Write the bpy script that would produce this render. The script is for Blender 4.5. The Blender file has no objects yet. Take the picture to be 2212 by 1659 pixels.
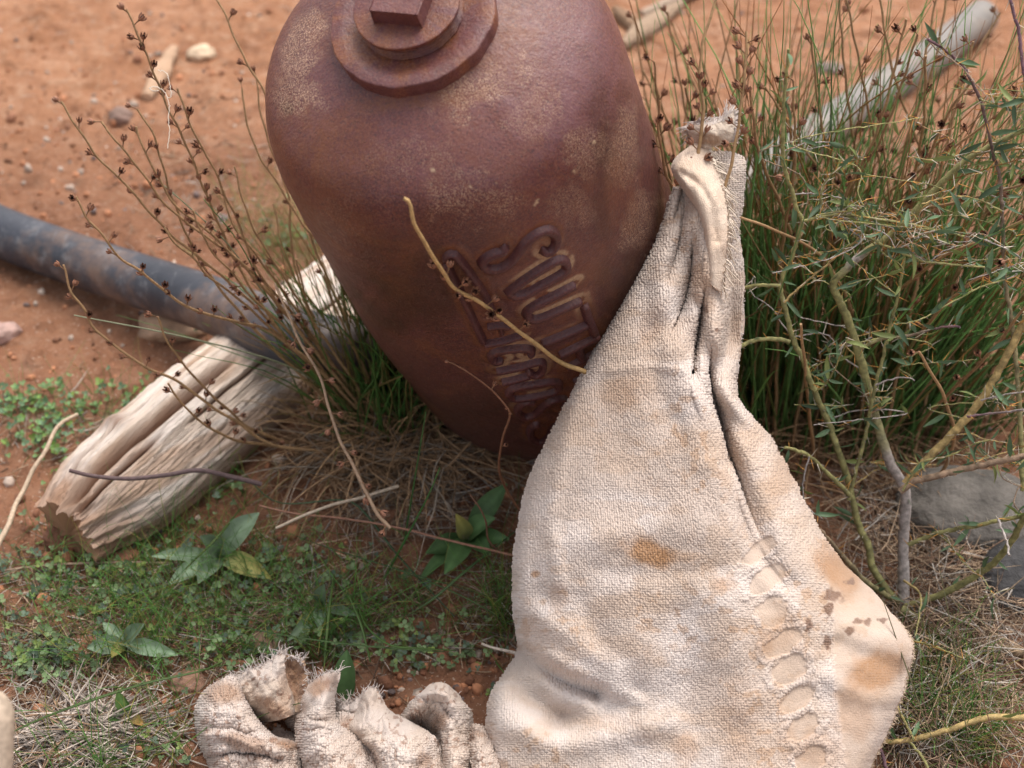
import bpy, math, random
import numpy as np
from mathutils import Vector, Matrix
rad = math.radians
random.seed(7)
RNG = np.random.default_rng(7)
SC = bpy.context.scene
COL = SC.collection

# ------------------------------------------------------------------ camera
CAM_H = 0.895
PITCH = 40.0
cd = bpy.data.cameras.new("camera")
cd.lens = 50; cd.sensor_width = 36; cd.clip_start = 0.02; cd.clip_end = 200
cd.dof.use_dof = True; cd.dof.focus_distance = 1.03; cd.dof.aperture_fstop = 6.0
cam = bpy.data.objects.new("camera", cd); COL.objects.link(cam)
cam.location = (0, 0, CAM_H); cam.rotation_euler = (rad(90 - PITCH), 0, 0)
SC.camera = cam

# ------------------------------------------------------------------ light
SUN_EL, SUN_AZ = 70.0, 35.0        # azimuth from +Y (away from the camera) towards +X
w = bpy.data.worlds.new("World"); SC.world = w; w.use_nodes = True
nt = w.node_tree; bg = nt.nodes["Background"]
sky = nt.nodes.new("ShaderNodeTexSky"); sky.sky_type = 'NISHITA'; sky.sun_disc = False
sky.sun_elevation = rad(SUN_EL); sky.sun_rotation = rad(SUN_AZ)
sky.air_density = 1.0; sky.dust_density = 4.0; sky.ozone_density = 0.6
hs = nt.nodes.new("ShaderNodeHueSaturation"); hs.inputs["Saturation"].default_value = 0.35   # thin cloud greys the blue
wm = nt.nodes.new("ShaderNodeMix"); wm.data_type = 'RGBA'; wm.blend_type = 'MULTIPLY'; wm.inputs[0].default_value = 1; wm.inputs[7].default_value = (1.0, .965, .93, 1)
nt.links.new(sky.outputs[0], hs.inputs["Color"]); nt.links.new(hs.outputs[0], wm.inputs[6]); nt.links.new(wm.outputs[2], bg.inputs[0]); bg.inputs[1].default_value = 0.15
sd = bpy.data.lights.new("sun", 'SUN'); sd.energy = 1.25; sd.angle = rad(40); sd.color = (1.0, 0.955, 0.89)
sun = bpy.data.objects.new("sun", sd); COL.objects.link(sun)
dv = Vector((math.sin(rad(SUN_AZ)) * math.cos(rad(SUN_EL)), math.cos(rad(SUN_AZ)) * math.cos(rad(SUN_EL)), math.sin(rad(SUN_EL))))
sun.rotation_euler = dv.to_track_quat('Z', 'Y').to_euler()
SC.view_settings.view_transform = 'Standard'; SC.view_settings.look = 'None'
SC.view_settings.exposure = 0.93; SC.view_settings.gamma = 1.0

# ------------------------------------------------------------------ measuring helpers
F_, CX_, CY_ = 3072.0, 1106.0, 829.5
CC = np.array([0, 0, CAM_H]); RR = np.array([1.0, 0, 0])
P_ = rad(PITCH)
UU = np.array([0, math.sin(P_), math.cos(P_)]); FW = np.array([0, math.cos(P_), -math.sin(P_)])
def un(x, y, d):
    x = np.asarray(x, float); y = np.asarray(y, float); d = np.asarray(d, float)
    return CC + FW * d[..., None] + RR * ((x - CX_) / F_ * d)[..., None] + UU * ((CY_ - y) / F_ * d)[..., None]
def gdepth(y, z=0.0):
    return (CAM_H - z) / (math.sin(P_) - (CY_ - np.asarray(y, float)) / F_ * math.cos(P_))
def G(x, y, z=0.0): return un(x, y, gdepth(y, z))

def hsh(ix, iy, s):
    h = (ix.astype(np.int64) * 374761393 + iy.astype(np.int64) * 668265263 + s * 974634777) & 0xffffffff
    h = ((h ^ (h >> 13)) * 1274126177) & 0xffffffff
    h = h ^ (h >> 16)
    return (h & 0xffffff) / float(0xffffff)
def vn(x, y, s=0):
    x = np.asarray(x, float); y = np.asarray(y, float)
    ix = np.floor(x); iy = np.floor(y); fx = x - ix; fy = y - iy
    fx = fx * fx * (3 - 2 * fx); fy = fy * fy * (3 - 2 * fy)
    a = hsh(ix, iy, s); b = hsh(ix + 1, iy, s); c = hsh(ix, iy + 1, s); d = hsh(ix + 1, iy + 1, s)
    return a + (b - a) * fx + (c - a) * fy + (a - b - c + d) * fx * fy
def fbm(x, y, s=0, o=4):
    t = 0; a = 1; n = 0
    for i in range(o):
        t = t + a * vn(x * 2 ** i + i * 17.3, y * 2 ** i - i * 9.1, s + i); n += a; a *= .5
    return t / n
def sstep(a, b, x):
    t = np.clip((np.asarray(x, float) - a) / (b - a), 0, 1); return t * t * (3 - 2 * t)
def blob(x, y, cx, cy, rx, ry, ang=0, soft=.6, nz=.35, seed=1):
    a = rad(ang); dx = (x - cx) * math.cos(a) + (y - cy) * math.sin(a); dy = -(x - cx) * math.sin(a) + (y - cy) * math.cos(a)
    k_ = max(.03, .7 / min(rx, ry)); d = np.hypot(dx / rx, dy / ry) + nz * (fbm(x * k_, y * k_, seed, 4) - .5) * 2.4
    return 1 - sstep(1 - soft, 1 + soft * .4, d)
def cr(pts, n):
    """Catmull-Rom through pts, n samples evenly in length"""
    p = np.asarray(pts, float)
    if len(p) == 2: 
        t = np.linspace(0, 1, n)[:, None]; return p[0] * (1 - t) + p[1] * t
    q = np.vstack([2 * p[0] - p[1], p, 2 * p[-1] - p[-2]])
    L = np.concatenate([[0], np.cumsum(np.linalg.norm(np.diff(p[:, :2], axis=0), axis=1))])
    tt = np.interp(np.linspace(0, L[-1], n), L, np.arange(len(p)))
    i = np.minimum(tt.astype(int), len(p) - 2); f = (tt - i)[:, None]
    a, b, c, d = q[i], q[i + 1], q[i + 2], q[i + 3]
    return .5 * ((2 * b) + (-a + c) * f + (2 * a - 5 * b + 4 * c - d) * f ** 2 + (-a + 3 * b - 3 * c + d) * f ** 3)

# ------------------------------------------------------------------ mesh building
ROOT = {}
class MB:
    def __init__(s): s.V = []; s.Q = []; s.T = []; s.C = []; s.A = {}; s.n = 0
    def add(s, v, q=None, t=None, c=(1, 1, 1)):
        v = np.asarray(v, float).reshape(-1, 3); s.V.append(v)
        if q is not None and len(q): s.Q.append(np.asarray(q, int) + s.n)
        if t is not None and len(t): s.T.append(np.asarray(t, int) + s.n)
        c = np.asarray(c, float)
        if c.ndim == 1: c = np.tile(c, (len(v), 1))
        s.C.append(c); s.n += len(v)
    def tube(s, p, r, n=5, c=(1, 1, 1), c2=None, cap=True, flat=1.0):
        p = np.asarray(p, float); m = len(p); r = np.broadcast_to(np.asarray(r, float), (m,)) if np.ndim(r) else np.full(m, r)
        t = np.gradient(p, axis=0); t /= np.linalg.norm(t, axis=1)[:, None] + 1e-12
        ref = np.array([0.31, 0.17, 0.93]) if abs(t.mean(0) @ np.array([0.31, .17, .93])) < .8 else np.array([1., .1, 0])
        a = np.cross(t, ref); a /= np.linalg.norm(a, axis=1)[:, None] + 1e-12; b = np.cross(t, a)
        th = np.linspace(0, 2 * np.pi, n, endpoint=False)
        v = p[:, None] + r[:, None, None] * (np.cos(th)[None, :, None] * a[:, None] + flat * np.sin(th)[None, :, None] * b[:, None])
        i = np.arange(m - 1)[:, None] * n; j = np.arange(n)[None]; k = (j + 1) % n
        q = np.stack([i + j, i + k, i + n + k, i + n + j], -1).reshape(-1, 4)
        c = np.asarray(c, float)
        if c2 is not None:
            f = np.linspace(0, 1, m)[:, None]; cc = c * (1 - f) + np.asarray(c2) * f; cc = np.repeat(cc, n, axis=0)
        elif c.ndim == 2: cc = np.repeat(c, n, axis=0)
        else: cc = np.tile(c, (m * n, 1))
        s.add(v, q, None, cc)
        if cap and n > 3:
            for e, o in ((0, 0), (m - 1, (m - 1) * n)):
                ct = p[e]; base = s.n - m * n if e == 0 else None
            tri = []
            v0 = v[0]; v1 = v[-1]
            s.add(np.vstack([v0, p[0]]), None, [(j_, n, (j_ + 1) % n) for j_ in range(n)], cc[0])
            s.add(np.vstack([v1, p[-1]]), None, [((j_ + 1) % n, n, j_) for j_ in range(n)], cc[-1])
    def grid(s, v, c=(1, 1, 1), wrap=False, flip=False):
        nu, nv = v.shape[:2]
        i = np.arange(nu - 1)[:, None]; jn = nv if wrap else nv - 1
        j = np.arange(jn)[None]; k = (j + 1) % nv
        q = np.stack([i * nv + j, i * nv + k, (i + 1) * nv + k, (i + 1) * nv + j], -1).reshape(-1, 4)
        if flip: q = q[:, ::-1]
        c = np.asarray(c, float)
        if c.ndim == 3: c = c.reshape(-1, 3)
        s.add(v.reshape(-1, 3), q, None, c)
    def leaf(s, base, tip, w, up, c=(1, 1, 1), n=7, cup=.25, wave=0, bend=0.0, c2=None, tipw=.5):
        base = np.asarray(base, float); tip = np.asarray(tip, float); d = tip - base; L = np.linalg.norm(d); d = d / L
        up = np.asarray(up, float); sd_ = np.cross(d, up); sd_ /= np.linalg.norm(sd_) + 1e-9; nn = np.cross(sd_, d)
        t = np.linspace(0, 1, n); wd = w * .5 * np.sin(np.pi * np.clip(t, .02, .985) ** (tipw + .25)) ** .8 + w * .05 * (1 - t)
        ax = base + d * (t * L)[:, None] + nn * (bend * L * np.sin(np.pi * t))[:, None]
        u = np.array([-1, -.5, 0, .5, 1.])
        v = ax[:, None] + sd_ * (wd[:, None] * u)[..., None] + nn * (wd[:, None] * (u ** 2) * cup * 1.2 + wave * w * np.sin(t * 14)[:, None] * u)[..., None]
        cc = np.asarray(c, float)
        if c2 is not None: cc = (cc * (1 - t[:, None, None]) + np.asarray(c2) * t[:, None, None]) * np.ones((n, 5, 1))
        else: cc = np.ones((n, 5, 3)) * cc
        cc = cc * np.array([1, 1, 1.28, 1, 1])[None, :, None] if w > .008 else cc
        s.grid(v, cc)
    def build(s, name, mat, parent=None, smooth=True, loc=None):
        root = parent
        while root is not None and root.parent is not None: root = root.parent
        off = np.array(ROOT.get(root.name, (0, 0, 0))) if root is not None else (np.zeros(3) if loc is None else np.asarray(loc, float))
        V = np.vstack(s.V) - off; C = np.vstack(s.C)
        Q = np.vstack(s.Q) if s.Q else np.zeros((0, 4), int); T = np.vstack(s.T) if s.T else np.zeros((0, 3), int)
        me = bpy.data.meshes.new(name); me.vertices.add(len(V)); me.vertices.foreach_set("co", V.ravel())
        nl = Q.size + T.size; me.loops.add(nl); me.loops.foreach_set("vertex_index", np.concatenate([Q.ravel(), T.ravel()]).astype(np.int32))
        me.polygons.add(len(Q) + len(T))
        me.polygons.foreach_set("loop_start", np.concatenate([np.arange(len(Q)) * 4, len(Q) * 4 + np.arange(len(T)) * 3]).astype(np.int32))
        me.polygons.foreach_set("use_smooth", np.full(len(Q) + len(T), smooth))
        me.update(calc_edges=True); me.validate()
        at = me.color_attributes.new("col", 'FLOAT_COLOR', 'POINT')
        at.data.foreach_set("color", np.hstack([C, np.ones((len(C), 1))]).ravel())
        for k, arr in s.A.items():
            a = me.attributes.new(k, 'FLOAT', 'POINT'); a.data.foreach_set("value", np.asarray(arr, float).ravel())
        me.materials.append(mat)
        o = bpy.data.objects.new(name, me); COL.objects.link(o)
        if parent is not None: o.parent = parent
        else:
            o.location = tuple(off); ROOT[o.name] = tuple(off)
        return o
def tag(o, label=None, cat=None, group=None, kind=None):
    if label: o["label"] = label
    if cat: o["category"] = cat
    if group: o["group"] = group
    if kind: o["kind"] = kind
    return o
def empty(name, loc):
    o = bpy.data.objects.new(name, None); COL.objects.link(o); o.location = tuple(loc); o.empty_display_size = .02
    ROOT[o.name] = tuple(loc); return o

# ------------------------------------------------------------------ materials
def newmat(name):
    m = bpy.data.materials.new(name); m.use_nodes = True; t = m.node_tree
    return m, t, t.nodes["Principled BSDF"]
def N(t, ty, **kw):
    n = t.nodes.new(ty)
    for k, v in kw.items():
        if k.startswith('i_'): n.inputs[k[2:]].default_value = v
        else: setattr(n, k, v)
    return n
def noise(t, vec, scale, detail=4, rough=.55, dist=0):
    n = N(t, "ShaderNodeTexNoise"); n.inputs["Scale"].default_value = scale; n.inputs["Detail"].default_value = detail
    n.inputs["Roughness"].default_value = rough; n.inputs["Distortion"].default_value = dist
    t.links.new(vec, n.inputs["Vector"]); return n.outputs["Fac"]
def ramp(t, fac, st):
    r = N(t, "ShaderNodeValToRGB"); e = r.color_ramp.elements
    while len(e) < len(st): e.new(.5)
    for k, (p, c) in enumerate(st):
        e[k].position = p; e[k].color = (c[0], c[1], c[2], 1) if not np.isscalar(c) else (c, c, c, 1)
    t.links.new(fac, r.inputs[0]); return r.outputs[0]
def mix(t, f, a, b, mode='MIX'):
    m = N(t, "ShaderNodeMix", data_type='RGBA', blend_type=mode)
    for s, v in ((m.inputs[0], f), (m.inputs[6], a), (m.inputs[7], b)):
        if hasattr(v, 'is_linked'): t.links.new(v, s)
        elif np.isscalar(v): s.default_value = v
        else: s.default_value = (v[0], v[1], v[2], 1)
    return m.outputs[2]
def math_(t, op, a, b=None):
    m = N(t, "ShaderNodeMath", operation=op)
    for s, v in ((m.inputs[0], a), (m.inputs[1], b)):
        if v is None: continue
        if hasattr(v, 'is_linked'): t.links.new(v, s)
        else: s.default_value = v
    return m.outputs[0]
def bump(t, bsdf, h, strength, dist, prev=None):
    b = N(t, "ShaderNodeBump"); b.inputs["Strength"].default_value = strength; b.inputs["Distance"].default_value = dist
    t.links.new(h, b.inputs["Height"])
    if prev is not None: t.links.new(prev, b.inputs["Normal"])
    t.links.new(b.outputs[0], bsdf.inputs["Normal"]); return b.outputs[0]
def objvec(t, scale=(1, 1, 1), rot=(0, 0, 0)):
    tc = N(t, "ShaderNodeTexCoord"); mp = N(t, "ShaderNodeMapping"); mp.inputs["Scale"].default_value = scale; mp.inputs["Rotation"].default_value = rot
    t.links.new(tc.outputs["Object"], mp.inputs[0]); return mp.outputs[0]
def colattr(t):
    a = N(t, "ShaderNodeAttribute"); a.attribute_name = "col"; return a.outputs["Color"]
def attr(t, nm):
    a = N(t, "ShaderNodeAttribute"); a.attribute_name = nm; return a.outputs["Fac"]

def veg_mat(name, rough=.6, nscale=120, var=.35, transl=.0, bmp=.25, spec=.35, bd=.0006):
    m, t, b = newmat(name); v = objvec(t)
    n1 = noise(t, v, nscale, 3); f = ramp(t, n1, [(.3, 1 - var), (.7, 1 + var * .6)])
    c = mix(t, 1.0, colattr(t), f, 'MULTIPLY'); t.links.new(c, b.inputs["Base Color"])
    b.inputs["Roughness"].default_value = rough; b.inputs["Specular IOR Level"].default_value = spec
    bump(t, b, noise(t, v, nscale * 4, 4), bmp, bd)
    if transl:
        tr = N(t, "ShaderNodeBsdfTranslucent"); t.links.new(c, tr.inputs[0]); ms = N(t, "ShaderNodeMixShader"); ms.inputs[0].default_value = transl
        out = t.nodes["Material Output"]; t.links.new(b.outputs[0], ms.inputs[1]); t.links.new(tr.outputs[0], ms.inputs[2]); t.links.new(ms.outputs[0], out.inputs[0])
    return m
M_STEM = veg_mat("dry_stem", .65, 300, .3)
M_LEAF = veg_mat("green_leaf", .5, 90, .25, transl=.25)
M_BARK = veg_mat("bark", .75, 260, .45, bmp=.7)
M_CAPS = veg_mat("capsule", .55, 500, .5)
M_STRAW = veg_mat("straw", .75, 200, .35)
M_STONE = veg_mat("stone", .9, 34, .45, bmp=.9, bd=.004)
M_THREAD = veg_mat("thread", .9, 300, .1)

def soil_mat():
    m, t, b = newmat("soil"); v = objvec(t)
    c = mix(t, ramp(t, noise(t, v, 7, 6, .6), [(.35, 0), (.65, 1)]), (.35, .165, .088), (.44, .225, .130))
    c = mix(t, ramp(t, noise(t, v, 40, 5, .65), [(.50, 0), (.72, .8)]), c, (.52, .33, .22))
    c = mix(t, ramp(t, noise(t, v, 24, 6, .7, .4), [(.50, 0), (.68, .8)]), c, (.25, .115, .066))
    c = mix(t, math_(t, 'MULTIPLY', attr(t, "damp"), .85), c, mix(t, noise(t, v, 60, 5), (.17, .075, .045), (.28, .14, .085)))
    c = mix(t, ramp(t, noise(t, v, 330, 2), [(.64, 0), (.7, .7)]), c, (.62, .48, .38))
    c = mix(t, ramp(t, noise(t, v, 260, 2, .6), [(.3, .5), (.42, 0)]), c, (.13, .06, .04))
    t.links.new(c, b.inputs["Base Color"]); b.inputs["Roughness"].default_value = .95; b.inputs["Specular IOR Level"].default_value = .15
    p = bump(t, b, noise(t, v, 45, 8, .7), .9, .012); bump(t, b, noise(t, v, 260, 5, .7), .8, .003, p)
    return m
def rust_mat(name="rusty_iron", tone=1.0):
    m, t, b = newmat(name); v = objvec(t)
    base = mix(t, ramp(t, noise(t, v, 9, 5, .6, .3), [(.36, 0), (.64, 1)]), (.070, .017, .020), (.110, .031, .032))
    base = mix(t, ramp(t, noise(t, v, 14, 6, .65, .6), [(.5, 0), (.68, .8)]), base, (.17, .055, .020))
    base = mix(t, ramp(t, noise(t, v, 560, 4, .75), [(.48, 0), (.60, .55)]), base, (.205, .072, .038))
    base = mix(t, ramp(t, noise(t, v, 480, 4, .75), [(.36, .85), (.47, 0)]), base, (.045, .020, .024))
    # foot: dark rust plus painted underside shade; crown: purple tone plus painted sky sheen
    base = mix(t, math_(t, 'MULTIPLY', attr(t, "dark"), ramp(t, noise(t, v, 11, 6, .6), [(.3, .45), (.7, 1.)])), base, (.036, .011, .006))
    base = mix(t, math_(t, 'MULTIPLY', attr(t, "bloom_sheen"), ramp(t, noise(t, v, 60, 5, .7), [(.35, .25), (.7, .8)])), base, (.165, .073, .086))
    sp = math_(t, 'MULTIPLY', attr(t, "speck"), ramp(t, noise(t, v, 980, 4, .8), [(.51, 0), (.56, 1)]))
    base = mix(t, sp, base, (.46, .30, .20))
    base = mix(t, attr(t, "paint"), base, (.50, .36, .23))
    base = mix(t, math_(t, "MULTIPLY", attr(t, "halo"), ramp(t, noise(t, v, 430, 4, .75), [(.40, .25), (.60, 1.)])), base, (.20, .072, .024))
    if tone != 1: base = mix(t, 1., base, (tone, tone * .93, tone * .95), 'MULTIPLY')
    t.links.new(base, b.inputs["Base Color"])
    b.inputs["Roughness"].default_value = .52; b.inputs["Specular IOR Level"].default_value = .4
    r = ramp(t, noise(t, v, 300, 4), [(.3, .30), (.7, .54)]); t.links.new(r, b.inputs["Roughness"])
    p = bump(t, b, noise(t, v, 520, 4, .6), .45, .0014); bump(t, b, noise(t, v, 60, 4, .5), .35, .003, p)
    return m
def cloth_mat():
    m, t, b = newmat("worn_towelling"); v = objvec(t)
    c = mix(t, ramp(t, noise(t, v, 900, 2), [(.3, .0), (.7, .25)]), colattr(t), (.5, .4, .33))
    t.links.new(c, b.inputs["Base Color"]); b.inputs["Roughness"].default_value = .95; b.inputs["Specular IOR Level"].default_value = .15
    b.inputs["Sheen Weight"].default_value = .25; b.inputs["Sheen Roughness"].default_value = .5
    bump(t, b, noise(t, v, 1500, 3, .7), .5, .0006)
    return m
def pipe_mat(name, c1, c2, c3, st=.5):
    m, t, b = newmat(name); v = objvec(t)
    c = mix(t, ramp(t, noise(t, v, 12, 5, .6), [(.35, 0), (.7, 1)]), c1, c2)
    c = mix(t, ramp(t, noise(t, v, 45, 6, .75), [(.52, 0), (.68, .8)]), c, c3)
    c = mix(t, ramp(t, noise(t, v, 7, 6, .7), [(.52, 0), (.66, .45)]), c, (.30, .17, .10))
    c = mix(t, ramp(t, noise(t, objvec(t, (1, .12, 1), (0, 0, .5)), 160, 3, .7), [(.62, 0), (.70, st)]), c, c3)
    t.links.new(c, b.inputs["Base Color"]); b.inputs["Roughness"].default_value = .5
    bump(t, b, noise(t, v, 80, 5), .3, .003); return m
def wood_mat():
    m, t, b = newmat("weathered_wood"); v = colattr(t); o = objvec(t)
    tc = N(t, "ShaderNodeUVMap"); 
    sep = N(t, "ShaderNodeAttribute"); sep.attribute_name = "gx"; s2 = N(t, "ShaderNodeAttribute"); s2.attribute_name = "gy"
    cb = N(t, "ShaderNodeCombineXYZ"); t.links.new(sep.outputs["Fac"], cb.inputs[0]); t.links.new(s2.outputs["Fac"], cb.inputs[1])
    gr = noise(t, cb.outputs[0], 3.0, 8, .7, .3); g2 = noise(t, cb.outputs[0], 11.0, 5, .7)
    f = ramp(t, gr, [(.3, .78), (.5, 1.), (.8, 1.12)]); f2 = ramp(t, g2, [(.30, .55), (.42, 1.)])
    c = mix(t, 1., mix(t, 1., v, f, 'MULTIPLY'), f2, 'MULTIPLY')
    t.links.new(c, b.inputs["Base Color"]); b.inputs["Roughness"].default_value = .85; b.inputs["Specular IOR Level"].default_value = .2
    p = bump(t, b, gr, .9, .004); bump(t, b, g2, .7, .002, p); return m
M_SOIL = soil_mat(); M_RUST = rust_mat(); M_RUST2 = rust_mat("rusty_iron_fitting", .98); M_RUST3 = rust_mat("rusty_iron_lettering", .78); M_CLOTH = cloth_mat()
M_PIPE = pipe_mat("black_poly_pipe", (.018, .021, .030), (.045, .050, .066), (.15, .15, .16))
M_POLE = pipe_mat("grey_pipe", (.165, .15, .14), (.235, .21, .185), (.29, .245, .20), 0)
M_WOOD = wood_mat()

# ------------------------------------------------------------------ ground
def ground_z(x, y):
    z = .022 * (fbm(x * 3, y * 3, 3, 3) - .5) + .014 * (fbm(x * 14, y * 14, 5, 4) - .5) + .006 * (fbm(x * 60, y * 60, 8, 3) - .5)
    z = z + .10 * sstep(2.0, 6.0, y)
    return z * sstep(0, .3, np.abs(x - .03) + np.abs(y - 1.0)) - 0.002
def build_ground():
    ys = np.concatenate([np.linspace(-2, .7, 20), np.linspace(.71, 2.6, 560), np.geomspace(2.62, 60, 60)])
    xs = np.concatenate([-np.geomspace(40, 1.22, 40), np.linspace(-1.2, 1.2, 640), np.geomspace(1.22, 40, 40)])
    Y, X = np.meshgrid(ys, xs, indexing='ij')
    Z = ground_z(X, Y)
    # clods
    k = np.clip(fbm(X * 38, Y * 38, 21, 3) - .56, 0, 1); Z = Z + .03 * k * (np.abs(X) < 1.2)
    mb = MB(); mb.grid(np.stack([X, Y, Z], -1))
    d = sstep(1.75, 1.35, Y + .25 * (fbm(X * 4, Y * 4, 2, 3) - .5)) * .9
    d = np.clip(d * (0.55 + .6 * fbm(X * 8, Y * 8, 77, 3)) , 0, 1)
    mb.A["damp"] = d
    o = mb.build("soil_ground", M_SOIL); tag(o, kind="structure", label="bare orange red soil with small clods", cat="ground")
    return o
build_ground()
def gz(p):
    p = np.array(p, float); p[..., 2] = ground_z(p[..., 0], p[..., 1]); return p

def GS(x, y, h=0.0):
    p = G(x, y)
    for _ in range(3): p = G(x, y, float(ground_z(p[0], p[1])) + h)
    return p
# ------------------------------------------------------------------ vessel
VT = np.array([-.064175, .84643276, .45692636 + (CAM_H - .86)]); VA = np.array([.21107188, .42509961, -.88019259]); VA /= np.linalg.norm(VA)
E1 = np.cross(VA, [1, 0, 0]); E1 /= np.linalg.norm(E1); E2 = np.cross(VA, E1)
PS = np.array([.006, .012, .025, .0417, .062, .0833, .125, .1667, .2083, .25, .2917, .3334, .375, .4167, .455, .475, .489, .497, .5])
PR = np.array([.030, .056, .088, .1125, .1225, .1268, .1298, .1318, .1338, .1357, .1371, .1362, .1348, .1336, .130, .121, .104, .07, .0])
def rprof(s): return np.interp(s, SS, SR)
_q = cr(np.stack([PS, PR], -1), 260); SS = np.maximum.accumulate(_q[:, 0]); SR = np.maximum(_q[:, 1], 0)
# extend ends
def surf(s, th, off=0.0):
    """point on the vessel at axial distance s and angle th, pushed out by off along the normal"""
    s = np.asarray(s, float); th = np.asarray(th, float)
    r = rprof(s); dr = (rprof(s + .004) - rprof(s - .004)) / .008
    er = np.cos(th)[..., None] * E1 + np.sin(th)[..., None] * E2
    n = er - dr[..., None] * VA; n /= np.linalg.norm(n, axis=-1)[..., None]
    return VT + VA * s[..., None] + er * r[..., None] + n * np.asarray(off)[..., None], n
def hit(px, py):
    d = un(px, py, 1.0) - CC; t0 = .7; f0 = None
    def f(t):
        q = CC + d * t - VT; s = q @ VA; r = np.linalg.norm(q - VA * s); return r - rprof(s) if 0.006 < s < .5 else 1
    for t in np.arange(.75, 1.5, .002):
        if f(t) < 0:
            a, b = t - .002, t
            for _ in range(20):
                m = (a + b) / 2
                if f(m) < 0: b = m
                else: a = m
            q = CC + d * b - VT; s = q @ VA; q = q - VA * s
            return s, math.atan2(q @ E2, q @ E1)
    return None
def lc(c): return [(810 + x * .3906, 405 + y * .3906) for x, y in c]
STROKES = [
 (lc([(714,298),(706,335),(650,350),(602,382),(590,408),(625,436),(690,430),(745,395),(790,340),(830,285),(890,238),(950,226),(990,255),(992,295),(964,335),(930,345),(918,316)]), 0, 1.0),
 (lc([(735,560),(850,475),(960,405),(1020,388),(1050,415),(1030,455),(920,520),(830,570),(760,582)]), 1, 1.0),
 (lc([(1105,520),(1000,575),(880,635),(835,675),(850,710),(900,710),(1010,665),(1140,610)]), 0, 1.0),
 (lc([(1148,640),(1175,720),(1208,800)]), 0, 1.0), (lc([(1165,745),(1040,800),(915,850)]), 0, 1.0),
 (lc([(1232,808),(1120,862),(1010,915)]), 0, 1.0), (lc([(1262,880),(1150,935),(1050,985)]), 0, 1.0), (lc([(1118,865),(1138,938)]), 0, .9),
 (lc([(1300,960),(1190,1010),(1090,1065)]), 0, 1.0),
 (lc([(385,395),(405,362),(440,358),(520,455),(600,575),(650,680)]), 0, .8), (lc([(388,400),(470,560),(545,720),(604,848)]), 0, .8), 
 (lc([(604,848),(700,832),(810,800)]), 0, .7), (lc([(618,752),(690,745),(742,752)]), 0, .7), (lc([(690,745),(700,790)]),0,.6), 
 (lc([(838,915),(864,897),(835,876),(740,878),(666,896),(642,923),(668,946),(710,936)]), 0, .9),
 (lc([(668,1002),(790,978),(908,948),(926,988),(896,1020),(858,1016),(846,992)]), 0, .85), (lc([(855,1022),(780,1044),(705,1062)]), 0, .85),
 (lc([(738,1124),(768,1094),(880,1070),(985,1058),(1016,1080),(986,1114),(860,1142),(768,1150)]), 1, .9),
 (lc([(884,1178),(840,1168),(800,1195),(790,1228),(830,1252),(890,1235),(930,1192),(980,1160),(1034,1152),(1054,1182),(1030,1214)]), 0, .9),
 (lc([(905,1285),(862,1318),(862,1365),(905,1390),(955,1370),(990,1310),(1040,1280),(1080,1290)]), 0, .9)]
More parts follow.
